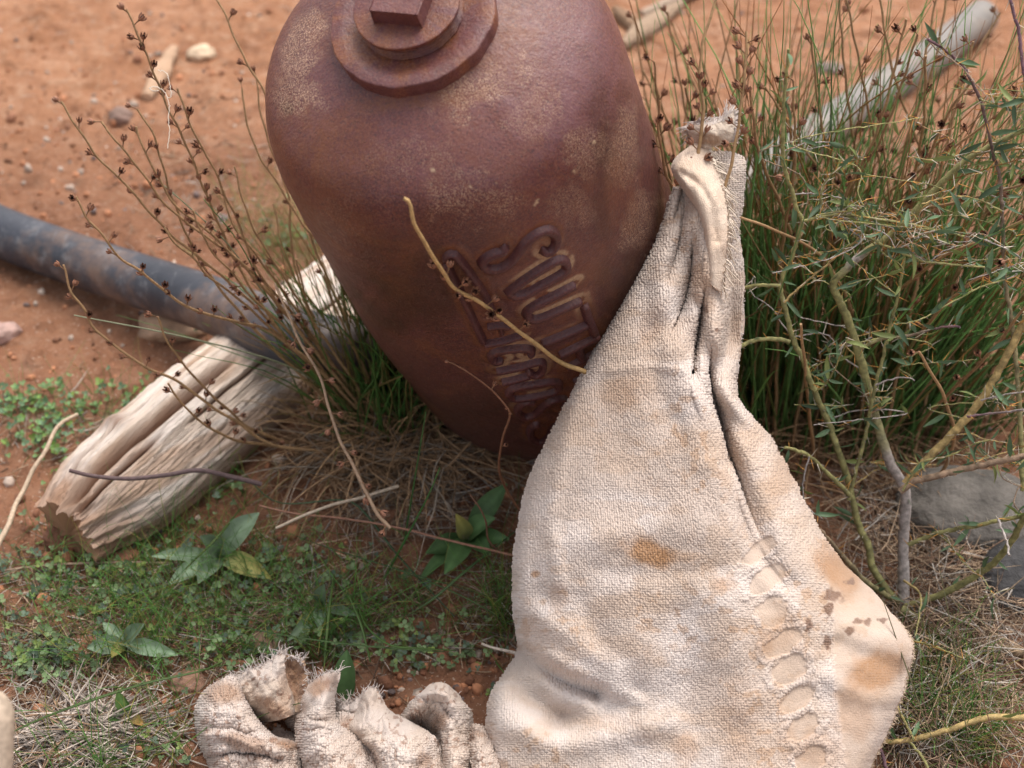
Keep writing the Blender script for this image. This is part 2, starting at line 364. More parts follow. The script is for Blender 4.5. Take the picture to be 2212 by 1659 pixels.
def build_vessel():
    root = empty("iron_vessel", (VT + VA * .5) * [1, 1, 0] + [0, 0, 0])
    tag(root, "rusty cast iron pressure vessel leaning over, threaded plug on top and raised lettering", "iron vessel")
    ns, nth = 460, 620
    s = np.linspace(SS[0], SS[-1], ns); th = np.linspace(0, 2 * np.pi, nth, endpoint=False)
    S, TH = np.meshgrid(s, th, indexing='ij')
    # letters in surface coordinates (metres around x metres along)
    segs = []; polys = []
    for pl, closed, wgt in STROKES:
        q = cr(list(pl) + ([pl[0]] if closed else []), 40)
        st = [hit(x, y) for x, y in q]; st = [k for k in st if k]
        if len(st) < 4: continue
        polys.append((np.array(st), closed, wgt))
    dist = np.full(S.shape, 1.0)
    allp = np.vstack([p[0] for p in polys])
    smin, smax = allp[:, 0].min() - .03, allp[:, 0].max() + .03
    thc = np.arctan2(np.sin(allp[:, 1]).mean(), np.cos(allp[:, 1]).mean())
    dth = (TH - thc + np.pi) % (2 * np.pi) - np.pi
    reg = (S > smin) & (S < smax) & (np.abs(dth) < 1.2)
    xs = dth[reg] * .135; ys = S[reg]; dm = np.full(xs.shape, 1.0)
    for p, c_, w_ in polys:
        px = ((p[:, 1] - thc + np.pi) % (2 * np.pi) - np.pi) * .135; py = p[:, 0]
        for i in range(len(px)):
            d = np.hypot(xs - px[i], ys - py[i]); dm = np.minimum(dm, d)
    dist[reg] = dm
    V, nn = surf(S, TH, 0 * S)
    # gentle raised pad and fillets round the letters
    off = .0012 * sstep(.012, .005, dist) + .0011 * (fbm(TH * 4, S * 30, 4, 3) - .5)
    V = V + nn * off[..., None]
    mb = MB(); mb.grid(V, wrap=True, flip=True)
    X2 = dth * .135
    D = V - CC; zz = D @ FW; QX = CX_ + F_ * (D @ RR) / zz; QY = CY_ - F_ * (D @ UU) / zz
    front = ((CC - V) * nn).sum(-1) > 0
    nz = fbm(TH * 5, S * 38, 31, 4)
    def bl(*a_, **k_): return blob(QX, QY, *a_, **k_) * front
    dark = sstep(.14, .40, S + .06 * (nz - .5)) * .55  # darker foot: rust tone and underside shade mixed into the colour
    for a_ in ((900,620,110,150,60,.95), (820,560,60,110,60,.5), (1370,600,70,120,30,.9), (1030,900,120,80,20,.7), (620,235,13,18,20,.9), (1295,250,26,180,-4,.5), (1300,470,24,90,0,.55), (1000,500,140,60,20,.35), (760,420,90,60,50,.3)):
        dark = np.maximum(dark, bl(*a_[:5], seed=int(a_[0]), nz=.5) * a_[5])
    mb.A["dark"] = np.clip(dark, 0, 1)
    bloom_sheen = .12 + 0 * S  # purple rust tone; the upper right patch is sky reflection put into the colour
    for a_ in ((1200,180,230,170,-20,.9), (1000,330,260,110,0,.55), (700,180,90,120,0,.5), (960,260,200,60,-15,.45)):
        bloom_sheen = np.maximum(bloom_sheen, bl(*a_[:5], seed=int(a_[0]), nz=.5) * a_[5])
    mb.A["bloom_sheen"] = np.where(front, bloom_sheen, .3) * (1 - .7 * dark)
    sp = .10 + 0 * S
    for a_ in ((655,115,45,90,25,1.), (640,210,60,70,0,.75), (1040,190,120,45,-30,.75), (1150,250,90,70,0,.4), (1340,330,40,110,10,.7), (1270,330,70,60,0,.6), (1010,430,120,60,0,.5), (1380,470,40,70,20,.8), (880,340,140,50,0,.3), (740,470,80,60,40,.25), (1240,440,60,50,0,.55)):
        sp = np.maximum(sp, bl(*a_[:5], seed=int(a_[0]) + 1, nz=.6) * a_[5])
    mb.A["speck"] = np.clip(sp * (.7 + .9 * nz), 0, 1)
    pn = fbm(X2 * 60, S * 60, 14, 3)
    paint = sstep(.0085, .0066, dist) * sstep(.34, .44, pn) * np.maximum(bl(1190, 610, 95, 100, 0, nz=.2), .8 * bl(1130, 800, 70, 90, 0, nz=.3)) * .9 * (dist > .0026)
    for a_ in ((936,367,6,3,0), (1159,437,2.5,8,30), (1284,306,3,7,30), (1017,405,3,2,0), (1105,335,2,2,0), (1140,700,4,9,0), (1072,392,2,3,0), (1240,372,2,3,0)):
        paint = np.maximum(paint, bl(*a_, seed=int(a_[0]), nz=1.2, soft=.3) * .8)
    mb.A["paint"] = paint
    rustp = 0 * S
    for a_ in ((920,215,190,22,-5,.7), (740,330,120,90,30,.6), (1100,60,60,60,0,.5), (1080,130,60,110,50,.45), (1330,420,50,100,0,.5), (880,560,30,110,20,.35), (1230,600,110,100,0,.5), (1130,560,110,120,0,.35), (700,80,30,60,0,.4)):
        rustp = np.maximum(rustp, bl(*a_[:5], seed=int(a_[0]) + 2, nz=.6) * a_[5])
    mb.A["halo"] = np.maximum(.8 * rustp * (.5 + .8 * fbm(X2 * 60, S * 60, 15, 4)), sstep(.010, .006, dist) * .6)
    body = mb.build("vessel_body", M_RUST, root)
    # raised lettering: rounded ribs following the letter strokes
    mb = MB(); prof = np.array([(-1.5, -.08), (-1.2, .08), (-.95, .40), (-.72, .80), (-.45, .97), (0, 1.0), (.45, .97), (.72, .80), (.95, .40), (1.2, .08), (1.5, -.08)])
    for p, closed, wgt in polys:
        th_ = thc + ((p[:, 1] - thc + np.pi) % (2 * np.pi) - np.pi); s_ = p[:, 0]
        P, n = surf(s_, th_, 0 * s_)
        t = np.gradient(P, axis=0)
        if closed: t[0] = t[-1] = P[1] - P[-2]
        t /= np.linalg.norm(t, axis=1)[:, None]; sd_ = np.cross(t, n)
        wv = .0035 * wgt * np.ones(len(P)); h = .0060 * np.ones(len(P))
        if not closed:
            e = np.minimum(np.arange(len(P)), np.arange(len(P))[::-1]) / 1.3; k = np.sqrt(np.clip(1 - (1 - np.clip(e, 0, 1)) ** 2, .02, 1)); wv = wv * k; h = h * k
        v = P[:, None] + sd_[:, None] * (wv[:, None] * prof[:, 0])[..., None] + n[:, None] * (h[:, None] * prof[:, 1])[..., None]
        mb.grid(v, flip=False)
    nvt = mb.n
    mb.A["dark"] = np.full(nvt, .35); mb.A["bloom_sheen"] = np.full(nvt, .45); mb.A["speck"] = np.zeros(nvt); mb.A["paint"] = np.zeros(nvt); mb.A["halo"] = np.zeros(nvt)
    mb.build("raised_lettering", M_RUST3, body)
    # flange, plug, square head as lathed and boxed pieces
    def lathe(pr, n=180, jit=0.0, seed=0):
        q_ = [pr[0]]
        for a_, b_, c_ in zip(pr[:-2], pr[1:-1], pr[2:]):
            for o_ in (a_, c_):
                L_ = math.dist(o_, b_); f_ = min(.00025 / L_, .4); q_.append((b_[0] + (o_[0] - b_[0]) * f_, b_[1] + (o_[1] - b_[1]) * f_))
        q_.append(pr[-1])
        pr = np.array(q_, float); th = np.linspace(0, 2 * np.pi, n, endpoint=False)
        r = pr[:, 1][:, None] * np.ones(n) ; 
        if jit: r = r + jit * (fbm(np.cos(th) * 6 + 9, np.sin(th) * 6, seed, 3) - .5)[None] * (r > .01)
        er = np.cos(th)[:, None] * E1 + np.sin(th)[:, None] * E2
        return VT + VA * pr[:, 0][:, None, None] + r[..., None] * er[None]
    def at0(mb_, bl=.3, sp_=.1, dk=.0):
        v3 = np.vstack(mb_.V); n_ = fbm(v3[:, 0] * 70, v3[:, 1] * 70 + v3[:, 2] * 60, 71, 4)
        for k, v_ in (("dark", dk + .5 * sstep(.52, .36, n_)), ("bloom_sheen", bl * sstep(.62, .45, n_)), ("speck", sp_ + .2 * sstep(.5, .6, n_)), ("paint", 0 * n_), ("halo", .75 * sstep(.48, .66, n_))): mb_.A[k] = v_ + 0 * n_
    mb = MB(); mb.grid(lathe([(.020, .0538), (.0008, .0550), (.0, .0543), (.0, .047), (.0012, .040), (.0016, .034), (.0016, .0)], jit=.0022, seed=3), wrap=True, flip=False); at0(mb, .55, .12)
    mb.build("flange", M_RUST2, root)
    pr = [(.003, .0322)]
    for i in range(4):
        z = .0014 - i * .0025; pr += [(z, .0312), (z - .0009, .0340), (z - .0013, .0340), (z - .0021, .0312)]
    pr += [(-.0086, .0345), (-.0116, .0350), (-.0120, .0340), (-.0120, .0)]
    mb = MB(); mb.grid(lathe(pr, jit=.001, seed=5), wrap=True, flip=False); at0(mb, .5, .1)
    plug = mb.build("threaded_plug", M_RUST2, root)
    # square head, edges rounded
    phi = rad(31); uimg = RR * .957 + UU * .29; u0 = uimg - VA * (uimg @ VA); u0 /= np.linalg.norm(u0)
    v0 = np.cross(VA, u0); 
    if (v0 @ UU) > 0: v0 = -v0
    ex = u0 * math.cos(phi) + v0 * math.sin(phi); ey = np.cross(VA, ex)
    import bmesh
    bm = bmesh.new(); bmesh.ops.create_cube(bm, size=1.0)
    c0 = VT - VA * .0175
    for v_ in bm.verts:
        hw = .0168 if v_.co.z < 0 else .0158
        p = c0 + ex * (np.sign(v_.co.x) * hw) + ey * (np.sign(v_.co.y) * hw) - VA * (v_.co.z * .0135)
        v_.co = Vector(p - np.array(ROOT[root.name]))
    bmesh.ops.bevel(bm, geom=bm.edges[:], offset=.0009, segments=2, affect='EDGES', profile=.6)
    bmesh.ops.subdivide_edges(bm, edges=bm.edges[:], cuts=3, use_grid_fill=True)
    rr = random.Random(3)
    for v_ in bm.verts: v_.co += Vector((rr.uniform(-1, 1), rr.uniform(-1, 1), rr.uniform(-1, 1))) * .00005
    bmesh.ops.recalc_face_normals(bm, faces=bm.faces[:])
    me = bpy.data.meshes.new("square_head"); bm.to_mesh(me); bm.free(); me.materials.append(M_RUST2)
    for k, v_ in (("dark", 0.), ("bloom_sheen", .6), ("speck", .08), ("paint", 0.), ("halo", .1)):
        a = me.attributes.new(k, 'FLOAT', 'POINT'); a.data.foreach_set("value", np.full(len(me.vertices), v_))
    for f in me.polygons: f.use_smooth = False
    o = bpy.data.objects.new("square_head", me); COL.objects.link(o); o.parent = plug
build_vessel()

# ------------------------------------------------------------------ cloth
def sheet(rows, nu, nv):
    """rows of (x, y, depth) control points -> nu x nv array of (x, y, depth)"""
    a = np.stack([cr(r, nv) for r in rows])
    out = np.stack([cr(a[:, j], nu) for j in range(nv)], 1)
    return out
def loops(X, Y, sx=.00180, sy=.00168, seed=0):
    """height of terry loops (0..1) at cloth coordinates in metres"""
    wx = X + .010 * (fbm(X * 14, Y * 14, seed + 5, 2) - .5) + .001 * (fbm(X * 120, Y * 120, seed + 6, 2) - .5); wy = Y + .012 * (fbm(X * 12 + 9, Y * 12, seed + 7, 2) - .5)
    gx = wx / sx; gy = wy / sy; ix = np.floor(gx); iy = np.floor(gy); best = np.full(X.shape, 9.0)
    for a in (-1, 0, 1):
        for b in (-1, 0, 1):
            cx = ix + a; cy = iy + b
            jx = cx + .5 + .38 * (hsh(cx, cy, seed) - .5) * 2 * .6; jy = cy + .5 + .3 * (hsh(cx, cy, seed + 1) - .5) * 2 * .6
            d = ((gx - jx) ** 2 * 1.25 + (gy - jy) ** 2) * (.8 + .5 * hsh(cx, cy, seed + 2)); best = np.minimum(best, d)
    return np.sqrt(np.clip(1 - best / .34, 0, 1))
CREAM = np.array([.535, .44, .38]); WHITE = np.array([.63, .555, .515]); STAIN = np.array([.34, .175, .075]); DIRT = np.array([.15, .075, .045]); GREY = np.array([.44, .365, .32])
def cmix(c, f, d): return c * (1 - f[..., None]) + d * f[..., None]
def pdist(x, y, pl):
    """distance in px to a polyline"""
    pl = cr(pl, 40); d = np.full(x.shape, 1e9)
    for i in range(len(pl)): d = np.minimum(d, np.hypot(x - pl[i, 0], y - pl[i, 1]))
    return d
def cloth_finish(mb, g, pile, color, seed, thick=.004, back=True, scale=1.0):
    """turn a px/depth sheet into a real sheet with loops, thickness and edges"""
    P = un(g[..., 0], g[..., 1], g[..., 2])
    gu = np.gradient(P, axis=0); gv = np.gradient(P, axis=1); n = np.cross(gu, gv); n /= np.linalg.norm(n, axis=-1)[..., None] + 1e-12
    sgn = np.sign(((CC - P) * n).sum(-1).mean()); n = n * sgn
    X = g[..., 0] * .00034; Y = g[..., 1] * .00034
    h = loops(X * scale, Y * scale, seed=seed)
    fine = loops(X * 1.0, Y * 1.0, sx=.0009, sy=.0009, seed=seed + 3)
    P1 = P + n * (pile * (h * .0012 + .0007) + (1 - pile) * .00045 * fine)[..., None]
    mb.grid(P1, color, flip=sgn < 0)
    if back:
        P2 = P - n * thick
        m1 = P2[::2, ::2]; c1 = color[::2, ::2]
        mb.grid(m1, c1 * .95, flip=sgn > 0)
        for (a, b, ca) in ((P1[0], P2[0], color[0]), (P1[-1], P2[-1], color[-1]), (P1[:, 0], P2[:, 0], color[:, 0]), (P1[:, -1], P2[:, -1], color[:, -1])):
            md = (a + b) / 2
            mb.grid(np.stack([a, md, b]), np.stack([ca, ca, ca]))
    return P, n
def fringe(mb, pl, dirs, count, ln=(.008, .02), r=.00035, c=WHITE, seed=0, depth_in=0.0, spread=.5, curl=.4):
    """frayed threads along an edge; pl world points, dirs world direction per point"""
    rg = np.random.default_rng(seed); pl = np.asarray(pl); m = len(pl)
    for k in range(count):
        t = rg.uniform(0, m - 1.001); i = int(t); f = t - i
        b = pl[i] * (1 - f) + pl[i + 1] * f; d = dirs[i] * (1 - f) + dirs[i + 1] * f
        d = d / np.linalg.norm(d) + rg.normal(size=3) * spread * .5; L = rg.uniform(*ln)
        s_ = rg.normal(size=3) * curl; n = 7; q = []
        p = b - d * .002
        for j in range(n):
            q.append(p.copy()); s_ = s_ * .7 + rg.normal(size=3) * curl * .6; dd = d + s_ * (j / n) - np.array([0, 0, .9 * (j / n) * min(1., L / .01)]); p = p + dd / np.linalg.norm(dd) * L / (n - 1)
        mb.tube(np.array(q), np.linspace(r * 1.3, r * .5, n), 3, c * rg.uniform(.85, 1.1), cap=False)

def towel_color(x, y, flat=None, ridge=None):
    c = np.ones(x.shape + (3,)) * CREAM
    c = cmix(c, sstep(.35, .65, fbm(x * .006, y * .006, 3, 4)), WHITE)
    c = cmix(c, sstep(.45, .75, fbm(x * .012 + 5, y * .012, 8, 4)) * .4, np.array([.47, .35, .26]))
    c = cmix(c, sstep(.55, .8, fbm(x * .015 + 50, y * .015, 18, 4)) * .5, GREY)
    c = cmix(c, sstep(900, 300, y) * .25, np.array([.62, .52, .42]))
    c = cmix(c, sstep(.52, .62, fbm(x * .009 + 31, y * .02, 28, 5)) * .28, np.array([.44, .29, .18]))
    c = cmix(c, sstep(.60, .70, fbm(x * .05 + 31, y * .05, 29, 4)) * sstep(.4, .7, fbm(x * .006, y * .006, 30, 3)) * .5, np.array([.40, .23, .12]))
    if flat is not None: c = cmix(c, flat * .6, np.array([.47, .35, .265])); c = cmix(c, ridge * .4, WHITE)
    for (cx, cy, rx, ry, an, st, f) in ((1398, 1192, 66, 32, 12, STAIN, .95), (1425, 1208, 30, 22, 0, STAIN, .5), (1470, 1203, 50, 14, 0, STAIN, .35), (1565, 1265, 28, 16, 0, STAIN, .4), (1385, 840, 55, 45, 0, STAIN, .22), (1340, 860, 40, 45, 0, STAIN, .30),
                                        (1515, 620, 26, 70, -8, STAIN, .45), (1410, 700, 28, 60, 20, STAIN, .3), (1790, 1220, 50, 40, 40, STAIN, .6), (1690, 1360, 45, 60, 0, STAIN, .3),
                                        (1890, 1450, 85, 50, -30, STAIN, .9), (1815, 1240, 65, 34, 40, STAIN, .8), (1840, 1540, 60, 60, 20, STAIN, .45), (1770, 1620, 60, 50, 20, STAIN, .4), (1650, 1390, 28, 40, 0, STAIN, .45), (1700, 1600, 26, 60, 0, STAIN, .3), (1690, 1030, 45, 80, 25, STAIN, .35), (1640, 920, 30, 60, 20, STAIN, .25), (1440, 1010, 45, 26, 0, GREY, .5), (1330, 960, 40, 24, 0, GREY, .4), (1270, 1060, 40, 22, 0, GREY, .4),
                                        (1220, 1100, 26, 40, 0, GREY, .5), (1160, 1240, 12, 9, 0, STAIN, .8), (1280, 1200, 60, 50, 0, GREY, .4), (1210, 1290, 26, 40, 0, STAIN, .35), (1150, 1480, 50, 40, 0, GREY, .4),
                                        (1300, 1560, 90, 22, 0, STAIN, .25), (1590, 1560, 50, 110, 0, STAIN, .25), (1480, 1620, 30, 40, 0, STAIN, .4)):
        c = cmix(c, blob(x, y, cx, cy, rx, ry, an, seed=int(cx)) * f, st)
    for (cx, cy, rx, ry) in ((1800, 1285, 24, 16), (1790, 1312, 10, 22), (1835, 1258, 12, 8), (1855, 1345, 22, 9), (1835, 1368, 12, 10), (1745, 1350, 9, 16), (1783, 1385, 9, 22), (1520, 668, 8, 10), (1545, 715, 9, 6), (1500, 800, 7, 10),
                             (1560, 950, 8, 6), (1575, 930, 5, 4), (1640, 905, 10, 6), (1670, 945, 7, 7), (1680, 975, 5, 4), (1905, 1340, 12, 5)):
        c = cmix(c, blob(x, y, cx, cy, rx, ry, seed=int(cy), soft=.35, nz=.9) * .9, DIRT * 1.0)
    return c
TOWEL_ROWS = [ # each row: left outline ... ridge, crease, second fold ..., right outline   (x, y, depth)
 [(1452,420,1.060),(1456,415,1.050),(1462,410,1.044),(1466,408,1.046),(1468,408,1.060),(1464,405,1.074),(1472,402,1.060),(1490,400,1.038),(1516,398,1.032),(1540,396,1.040),(1562,392,1.056),(1590,390,1.064)],
 [(1418,520,1.072),(1428,515,1.052),(1444,510,1.040),(1460,506,1.036),(1470,504,1.048),(1462,500,1.074),(1466,498,1.058),(1488,494,1.026),(1520,490,1.018),(1548,488,1.030),(1568,486,1.052),(1592,484,1.062)],
 [(1352,640,1.078),(1370,634,1.050),(1408,628,1.034),(1456,620,1.026),(1482,616,1.040),(1476,612,1.072),(1486,610,1.054),(1508,608,1.018),(1532,606,1.010),(1548,604,1.022),(1566,602,1.052),(1606,600,1.062)],
 [(1284,762,1.082),(1308,756,1.046),(1364,748,1.028),(1440,738,1.014),(1496,730,1.020),(1500,728,1.072),(1500,728,1.066),(1522,730,1.016),(1546,732,1.008),(1558,734,1.030),(1570,736,1.058),(1600,738,1.058)],
 [(1232,858,1.084),(1260,850,1.042),(1328,842,1.022),(1424,832,1.006),(1516,826,1.002),(1530,826,1.034),(1524,828,1.066),(1544,834,1.030),(1562,842,1.012),(1576,848,1.016),(1586,852,1.034),(1592,856,1.060)],
 [(1180,960,1.084),(1214,952,1.040),(1296,944,1.016),(1416,936,.998),(1536,930,.990),(1556,932,1.014),(1554,936,1.046),(1572,940,1.024),(1592,942,1.008),(1620,944,1.012),(1648,948,1.028),(1668,954,1.058)],
 [(1140,1050,1.080),(1176,1044,1.034),(1270,1040,1.010),(1400,1036,.990),(1530,1034,.978),(1584,1034,.990),(1592,1036,1.014),(1608,1036,1.004),(1632,1038,.998),(1660,1040,1.004),(1690,1042,1.022),(1716,1046,1.054)],
 [(1112,1190,1.078),(1144,1188,1.026),(1240,1184,1.000),(1380,1180,.980),(1520,1176,.968),(1590,1176,.972),(1622,1176,.984),(1650,1176,.984),(1684,1176,.984),(1720,1178,.992),(1762,1180,1.014),(1794,1184,1.050)],
 [(1110,1310,1.074),(1138,1308,1.024),(1226,1304,.996),(1370,1300,.974),(1520,1296,.960),(1604,1296,.962),(1650,1294,.970),(1690,1292,.972),(1734,1290,.976),(1790,1288,.986),(1852,1286,1.006),(1892,1286,1.036)],
 [(1118,1408,1.070),(1140,1406,1.036),(1200,1404,.998),(1350,1400,.972),(1520,1396,.956),(1620,1394,.956),(1680,1392,.962),(1730,1388,.964),(1790,1386,.968),(1860,1384,.974),(1930,1384,.990),(1970,1386,1.016)],
 [(1062,1500,1.066),(1092,1500,1.026),(1170,1500,.994),(1330,1500,.972),(1510,1500,.956),(1620,1498,.952),(1690,1496,.956),(1740,1494,.958),(1800,1490,.962),(1860,1486,.968),(1916,1484,.980),(1954,1482,1.002)],
 [(1052,1600,1.050),(1086,1600,1.012),(1170,1600,.984),(1330,1600,.964),(1510,1600,.950),(1620,1600,.946),(1690,1600,.948),(1740,1600,.950),(1790,1600,.954),(1840,1600,.958),(1884,1600,.968),(1908,1600,.988)],
 [(1062,1740,1.020),(1100,1740,.988),(1180,1740,.968),(1330,1740,.950),(1510,1740,.938),(1610,1740,.934),(1670,1740,.936),(1710,1740,.938),(1750,1740,.940),(1790,1740,.944),(1820,1740,.952),(1840,1740,.970)],
 [(1080,1880,.985),(1110,1880,.965),(1180,1880,.950),(1330,1880,.934),(1500,1880,.924),(1590,1880,.922),(1640,1880,.924),(1680,1880,.926),(1700,1880,.928),(1730,1880,.932),(1750,1880,.938),(1770,1880,.95)]]
def build_towel():
    g = sheet(TOWEL_ROWS, 900, 560)
    x, y = g[..., 0].copy(), g[..., 1].copy()
    e = np.minimum(np.linspace(0, 1, 560), np.linspace(1, 0, 560))[None] * 560
    # soft folds and hollows (polyline, half width px, height m; + is towards the light side)
    for pl, wd, am in (([(1118,1400),(1160,1432),(1220,1470),(1290,1500)], 22, -.022), ([(1110,1440),(1150,1500),(1215,1545)], 42, -.026), ([(1125,1380),(1200,1432),(1300,1480),(1380,1510)], 20, .010),
                       ([(1160,1330),(1240,1380),(1330,1450)], 30, .009), ([(1200,1560),(1300,1540),(1380,1500)], 26, -.010), ([(1080,1560),(1200,1600),(1330,1590),(1450,1560)], 30, .010),
                       ([(1210,880),(1180,1000),(1150,1140),(1165,1280)], 26, -.010), ([(1240,860),(1218,980),(1195,1120),(1210,1260)], 18, .007), ([(1270,800),(1330,900),(1350,1000)], 40, -.006),
                       ([(1430,560),(1440,660),(1470,760),(1490,880),(1520,1000)], 26, .006), ([(1400,640),(1410,760),(1440,900)], 28, -.006), ([(1320,800),(1400,790),(1470,800)], 9, .003), ([(1250,1180),(1330,1150),(1450,1140),(1560,1150)], 30, .004),
                       ([(1300,1230),(1420,1240),(1560,1230)], 24, -.004), ([(1580,1000),(1620,1080),(1650,1180),(1700,1260)], 22, -.007), ([(1690,980),(1720,1080),(1760,1180),(1830,1270)], 26, .006),
                       ([(1720,1160),(1800,1230),(1900,1320)], 30, -.005), ([(1800,1390),(1880,1420),(1950,1450)], 26, -.008), ([(1780,1460),(1860,1500),(1930,1510)], 22, .006), ([(1260,1300),(1300,1400),(1290,1480)], 30, -.006),
                       ([(1370,1380),(1400,1460),(1390,1560)], 36, .006), ([(1470,1330),(1500,1440),(1490,1560)], 40, -.006), ([(1570,1300),(1590,1400),(1600,1540)], 34, .005), ([(1500,640),(1520,700),(1530,770)], 9, -.006)):
        d = pdist(x, y, pl); g[..., 2] -= (am if am < -.015 else am * .5) * np.exp(-(d / wd) ** 2)
    g[..., 2] -= .0035 * (fbm(x * .010, y * .010, 44, 3) - .5) * sstep(0, 60, e) + .0016 * (fbm(x * .03, y * .03, 46, 3) - .5)
    # ragged outline
    rg = (fbm(y * .05, y * 0 + 3, 9, 4) - .5); lft = np.exp(-np.arange(560) / 14.)[None]; rgt = lft[:, ::-1]
    g[..., 0] += 5 * rg * lft + 9 * (fbm(y * .04, y * 0 + 7, 19, 4) - .5) * rgt * sstep(500, 1000, y)
    x, y = g[..., 0], g[..., 1]
    # flat woven areas: stack of slanted lozenges and plain hem at the right corner
    pile = np.ones(x.shape)
    edge = 5 * (fbm(x * .08, y * .08, 61, 3) - .5) * 2; ridge = np.zeros(x.shape)
    for (cx, cy, rx, ry, an) in ((1640,1190,38,18,-38), (1655,1252,38,24,-38), (1668,1322,30,34,-30), (1690,1390,38,24,-32), (1705,1445,36,30,-35), (1722,1510,34,24,-35), (1735,1570,32,26,-38), (1750,1640,30,26,-38)):
        a = rad(an); dx = (x - cx) * math.cos(a) + (y - cy) * math.sin(a) + edge * 1.6; dy = -(x - cx) * math.sin(a) + (y - cy) * math.cos(a) + edge
        m_ = (np.abs(dx / (rx * 1.25)) ** 2.4 + np.abs(dy / (ry * 1.0)) ** 2.4) ** (1 / 2.4)
        pile = np.minimum(pile, sstep(.86, 1.02, m_)); ridge = np.maximum(ridge, np.exp(-((m_ - 1.22) / .17) ** 2))
    hem = sstep(-8, 8, (x - np.interp(y, [1180, 1280, 1330, 1450, 1700, 1900], [1770, 1790, 1800, 1800, 1830, 1800])) + edge) * sstep(1195, 1225, y + edge)
    pile = np.minimum(pile, 1 - hem); ridge = ridge * pile; ridge = ridge * sstep(.42, .56, fbm(x * .035, y * .035, 64, 2)); g[..., 2] -= ridge * .0009 * (.5 + fbm(x * .15, y * .15, 62, 2))
    # the moth hole and worn spots
    col = towel_color(x, y, 1 - pile, ridge)
    hole = blob(x, y, 1497, 804, 6.5, 8.5, soft=.2, nz=.3)
    g[..., 2] += .014 * hole; pile = pile * (1 - hole); col = cmix(col, hole, np.array([.02, .012, .01]))
    mb = MB(); P, n = cloth_finish(mb, g, pile, col, 3)
    root = empty("draped_towel", G(1450, 1500)); tag(root, "stained cream terry towel hanging over the shrub, large, ragged right corner", "towel")
    main = mb.build("towel_cloth", M_CLOTH, root)
    # fringe along right corner
    fr = MB(); R_ = P[:, -1]; D_ = P[:, -1] - P[:, -40]; D_ /= np.linalg.norm(D_, axis=1)[:, None]
    k = (y[:, -1] > 930) & (y[:, -1] < 1000); fringe(fr, R_[k], D_[k], 60, (.002, .006), .00028, WHITE * 1.05, 3)
    k = (y[:, -1] > 1340) & (y[:, -1] < 1660); fringe(fr, R_[k], D_[k], 620, (.002, .006), .00026, np.array([.62, .48, .35]), 4, curl=.5)
    # pile fuzz along the rear fold's outer edge
    k = (y[:, -1] > 380) & (y[:, -1] < 930); fringe(fr, R_[k], D_[k], 420, (.0015, .0035), .0005, WHITE, 5)
    L_ = P[:, 0]; D2 = P[:, 0] - P[:, 30]; D2 /= np.linalg.norm(D2, axis=1)[:, None]
    k = (y[:, 0] > 1380) & (y[:, 0] < 1660); fringe(fr, L_[k], D2[k], 160, (.001, .0025), .0005, CREAM, 6)
    # back terry corner behind the flap
    rows = [[(1512,326,1.062),(1545,328,1.052),(1580,330,1.050),(1604,340,1.058)], [(1514,372,1.060),(1546,372,1.046),(1580,372,1.044),(1609,366,1.054)], [(1522,440,1.058),(1550,440,1.046),(1578,440,1.046),(1602,446,1.056)],
            [(1530,500,1.058),(1552,500,1.048),(1576,500,1.050),(1592,506,1.060)], [(1535,560,1.062),(1556,560,1.058),(1574,560,1.060),(1590,566,1.068)], [(1540,640,1.074),(1560,640,1.070),(1580,640,1.070),(1598,640,1.074)], [(1540,740,1.085),(1556,740,1.085),(1572,740,1.085),(1588,740,1.088)]]
    g2 = sheet(rows, 400, 100); mb = MB(); c2 = towel_color(g2[..., 0], g2[..., 1]); c2 = cmix(c2, np.full(c2.shape[:2], .3), WHITE)
    P2, _ = cloth_finish(mb, g2, np.ones(c2.shape[:2]), c2, 13, back=True)
    mb.build("towel_corner", M_CLOTH, root)
    E_ = P2[:, -1]; De = P2[:, -1] - P2[:, -12]; De /= np.linalg.norm(De, axis=1)[:, None]; fringe(fr, E_, De, 420, (.0015, .004), .0004, WHITE * 1.05, 7)
    E_ = P2[0]; De = P2[0] - P2[12]; De /= np.linalg.norm(De, axis=1)[:, None]; fringe(fr, E_, De, 120, (.001, .002), .0004, WHITE, 8)
    # flat-woven flap wrapped over the top
    rows = [[(1482,322,1.056),(1500,306,1.046),(1520,304,1.040),(1536,312,1.040)], [(1460,340,1.050),(1476,334,1.030),(1506,330,1.026),(1538,336,1.030)], [(1450,364,1.046),(1464,364,1.022),(1504,360,1.020),(1548,362,1.026)], [(1462,390,1.040),(1476,389,1.018),(1520,388,1.014),(1560,392,1.022)],
            [(1484,420,1.034),(1497,420,1.014),(1532,418,1.008),(1570,428,1.018)], [(1506,460,1.026),(1517,460,1.010),(1544,458,1.006),(1574,472,1.016)], [(1520,505,1.020),(1530,505,1.007),(1550,506,1.004),(1572,524,1.014)], [(1524,552,1.018),(1534,554,1.006),(1550,558,1.006),(1566,576,1.014)], [(1530,610,1.016),(1538,616,1.010),(1546,622,1.010),(1558,632,1.018)]]
    g3 = sheet(rows, 420, 170); c3 = np.ones(g3.shape[:2] + (3,)) * np.array([.68, .55, .44]); c3 = cmix(c3, sstep(.4, .7, fbm(g3[..., 0] * .03, g3[..., 1] * .03, 5, 4)) * .5, np.array([.62, .45, .33]))
    d = pdist(g3[..., 0], g3[..., 1], [(1470, 372), (1510, 400), (1540, 450), (1548, 520)]); g3[..., 2] += .003 * np.exp(-(d / 9) ** 2) + .006 * (fbm(g3[..., 0] * .035, g3[..., 1] * .018, 66, 3) - .5)
    mb = MB(); P3, _ = cloth_finish(mb, g3, np.zeros(c3.shape[:2]), c3, 23, thick=.002); mb.build("towel_flap", M_CLOTH, root)
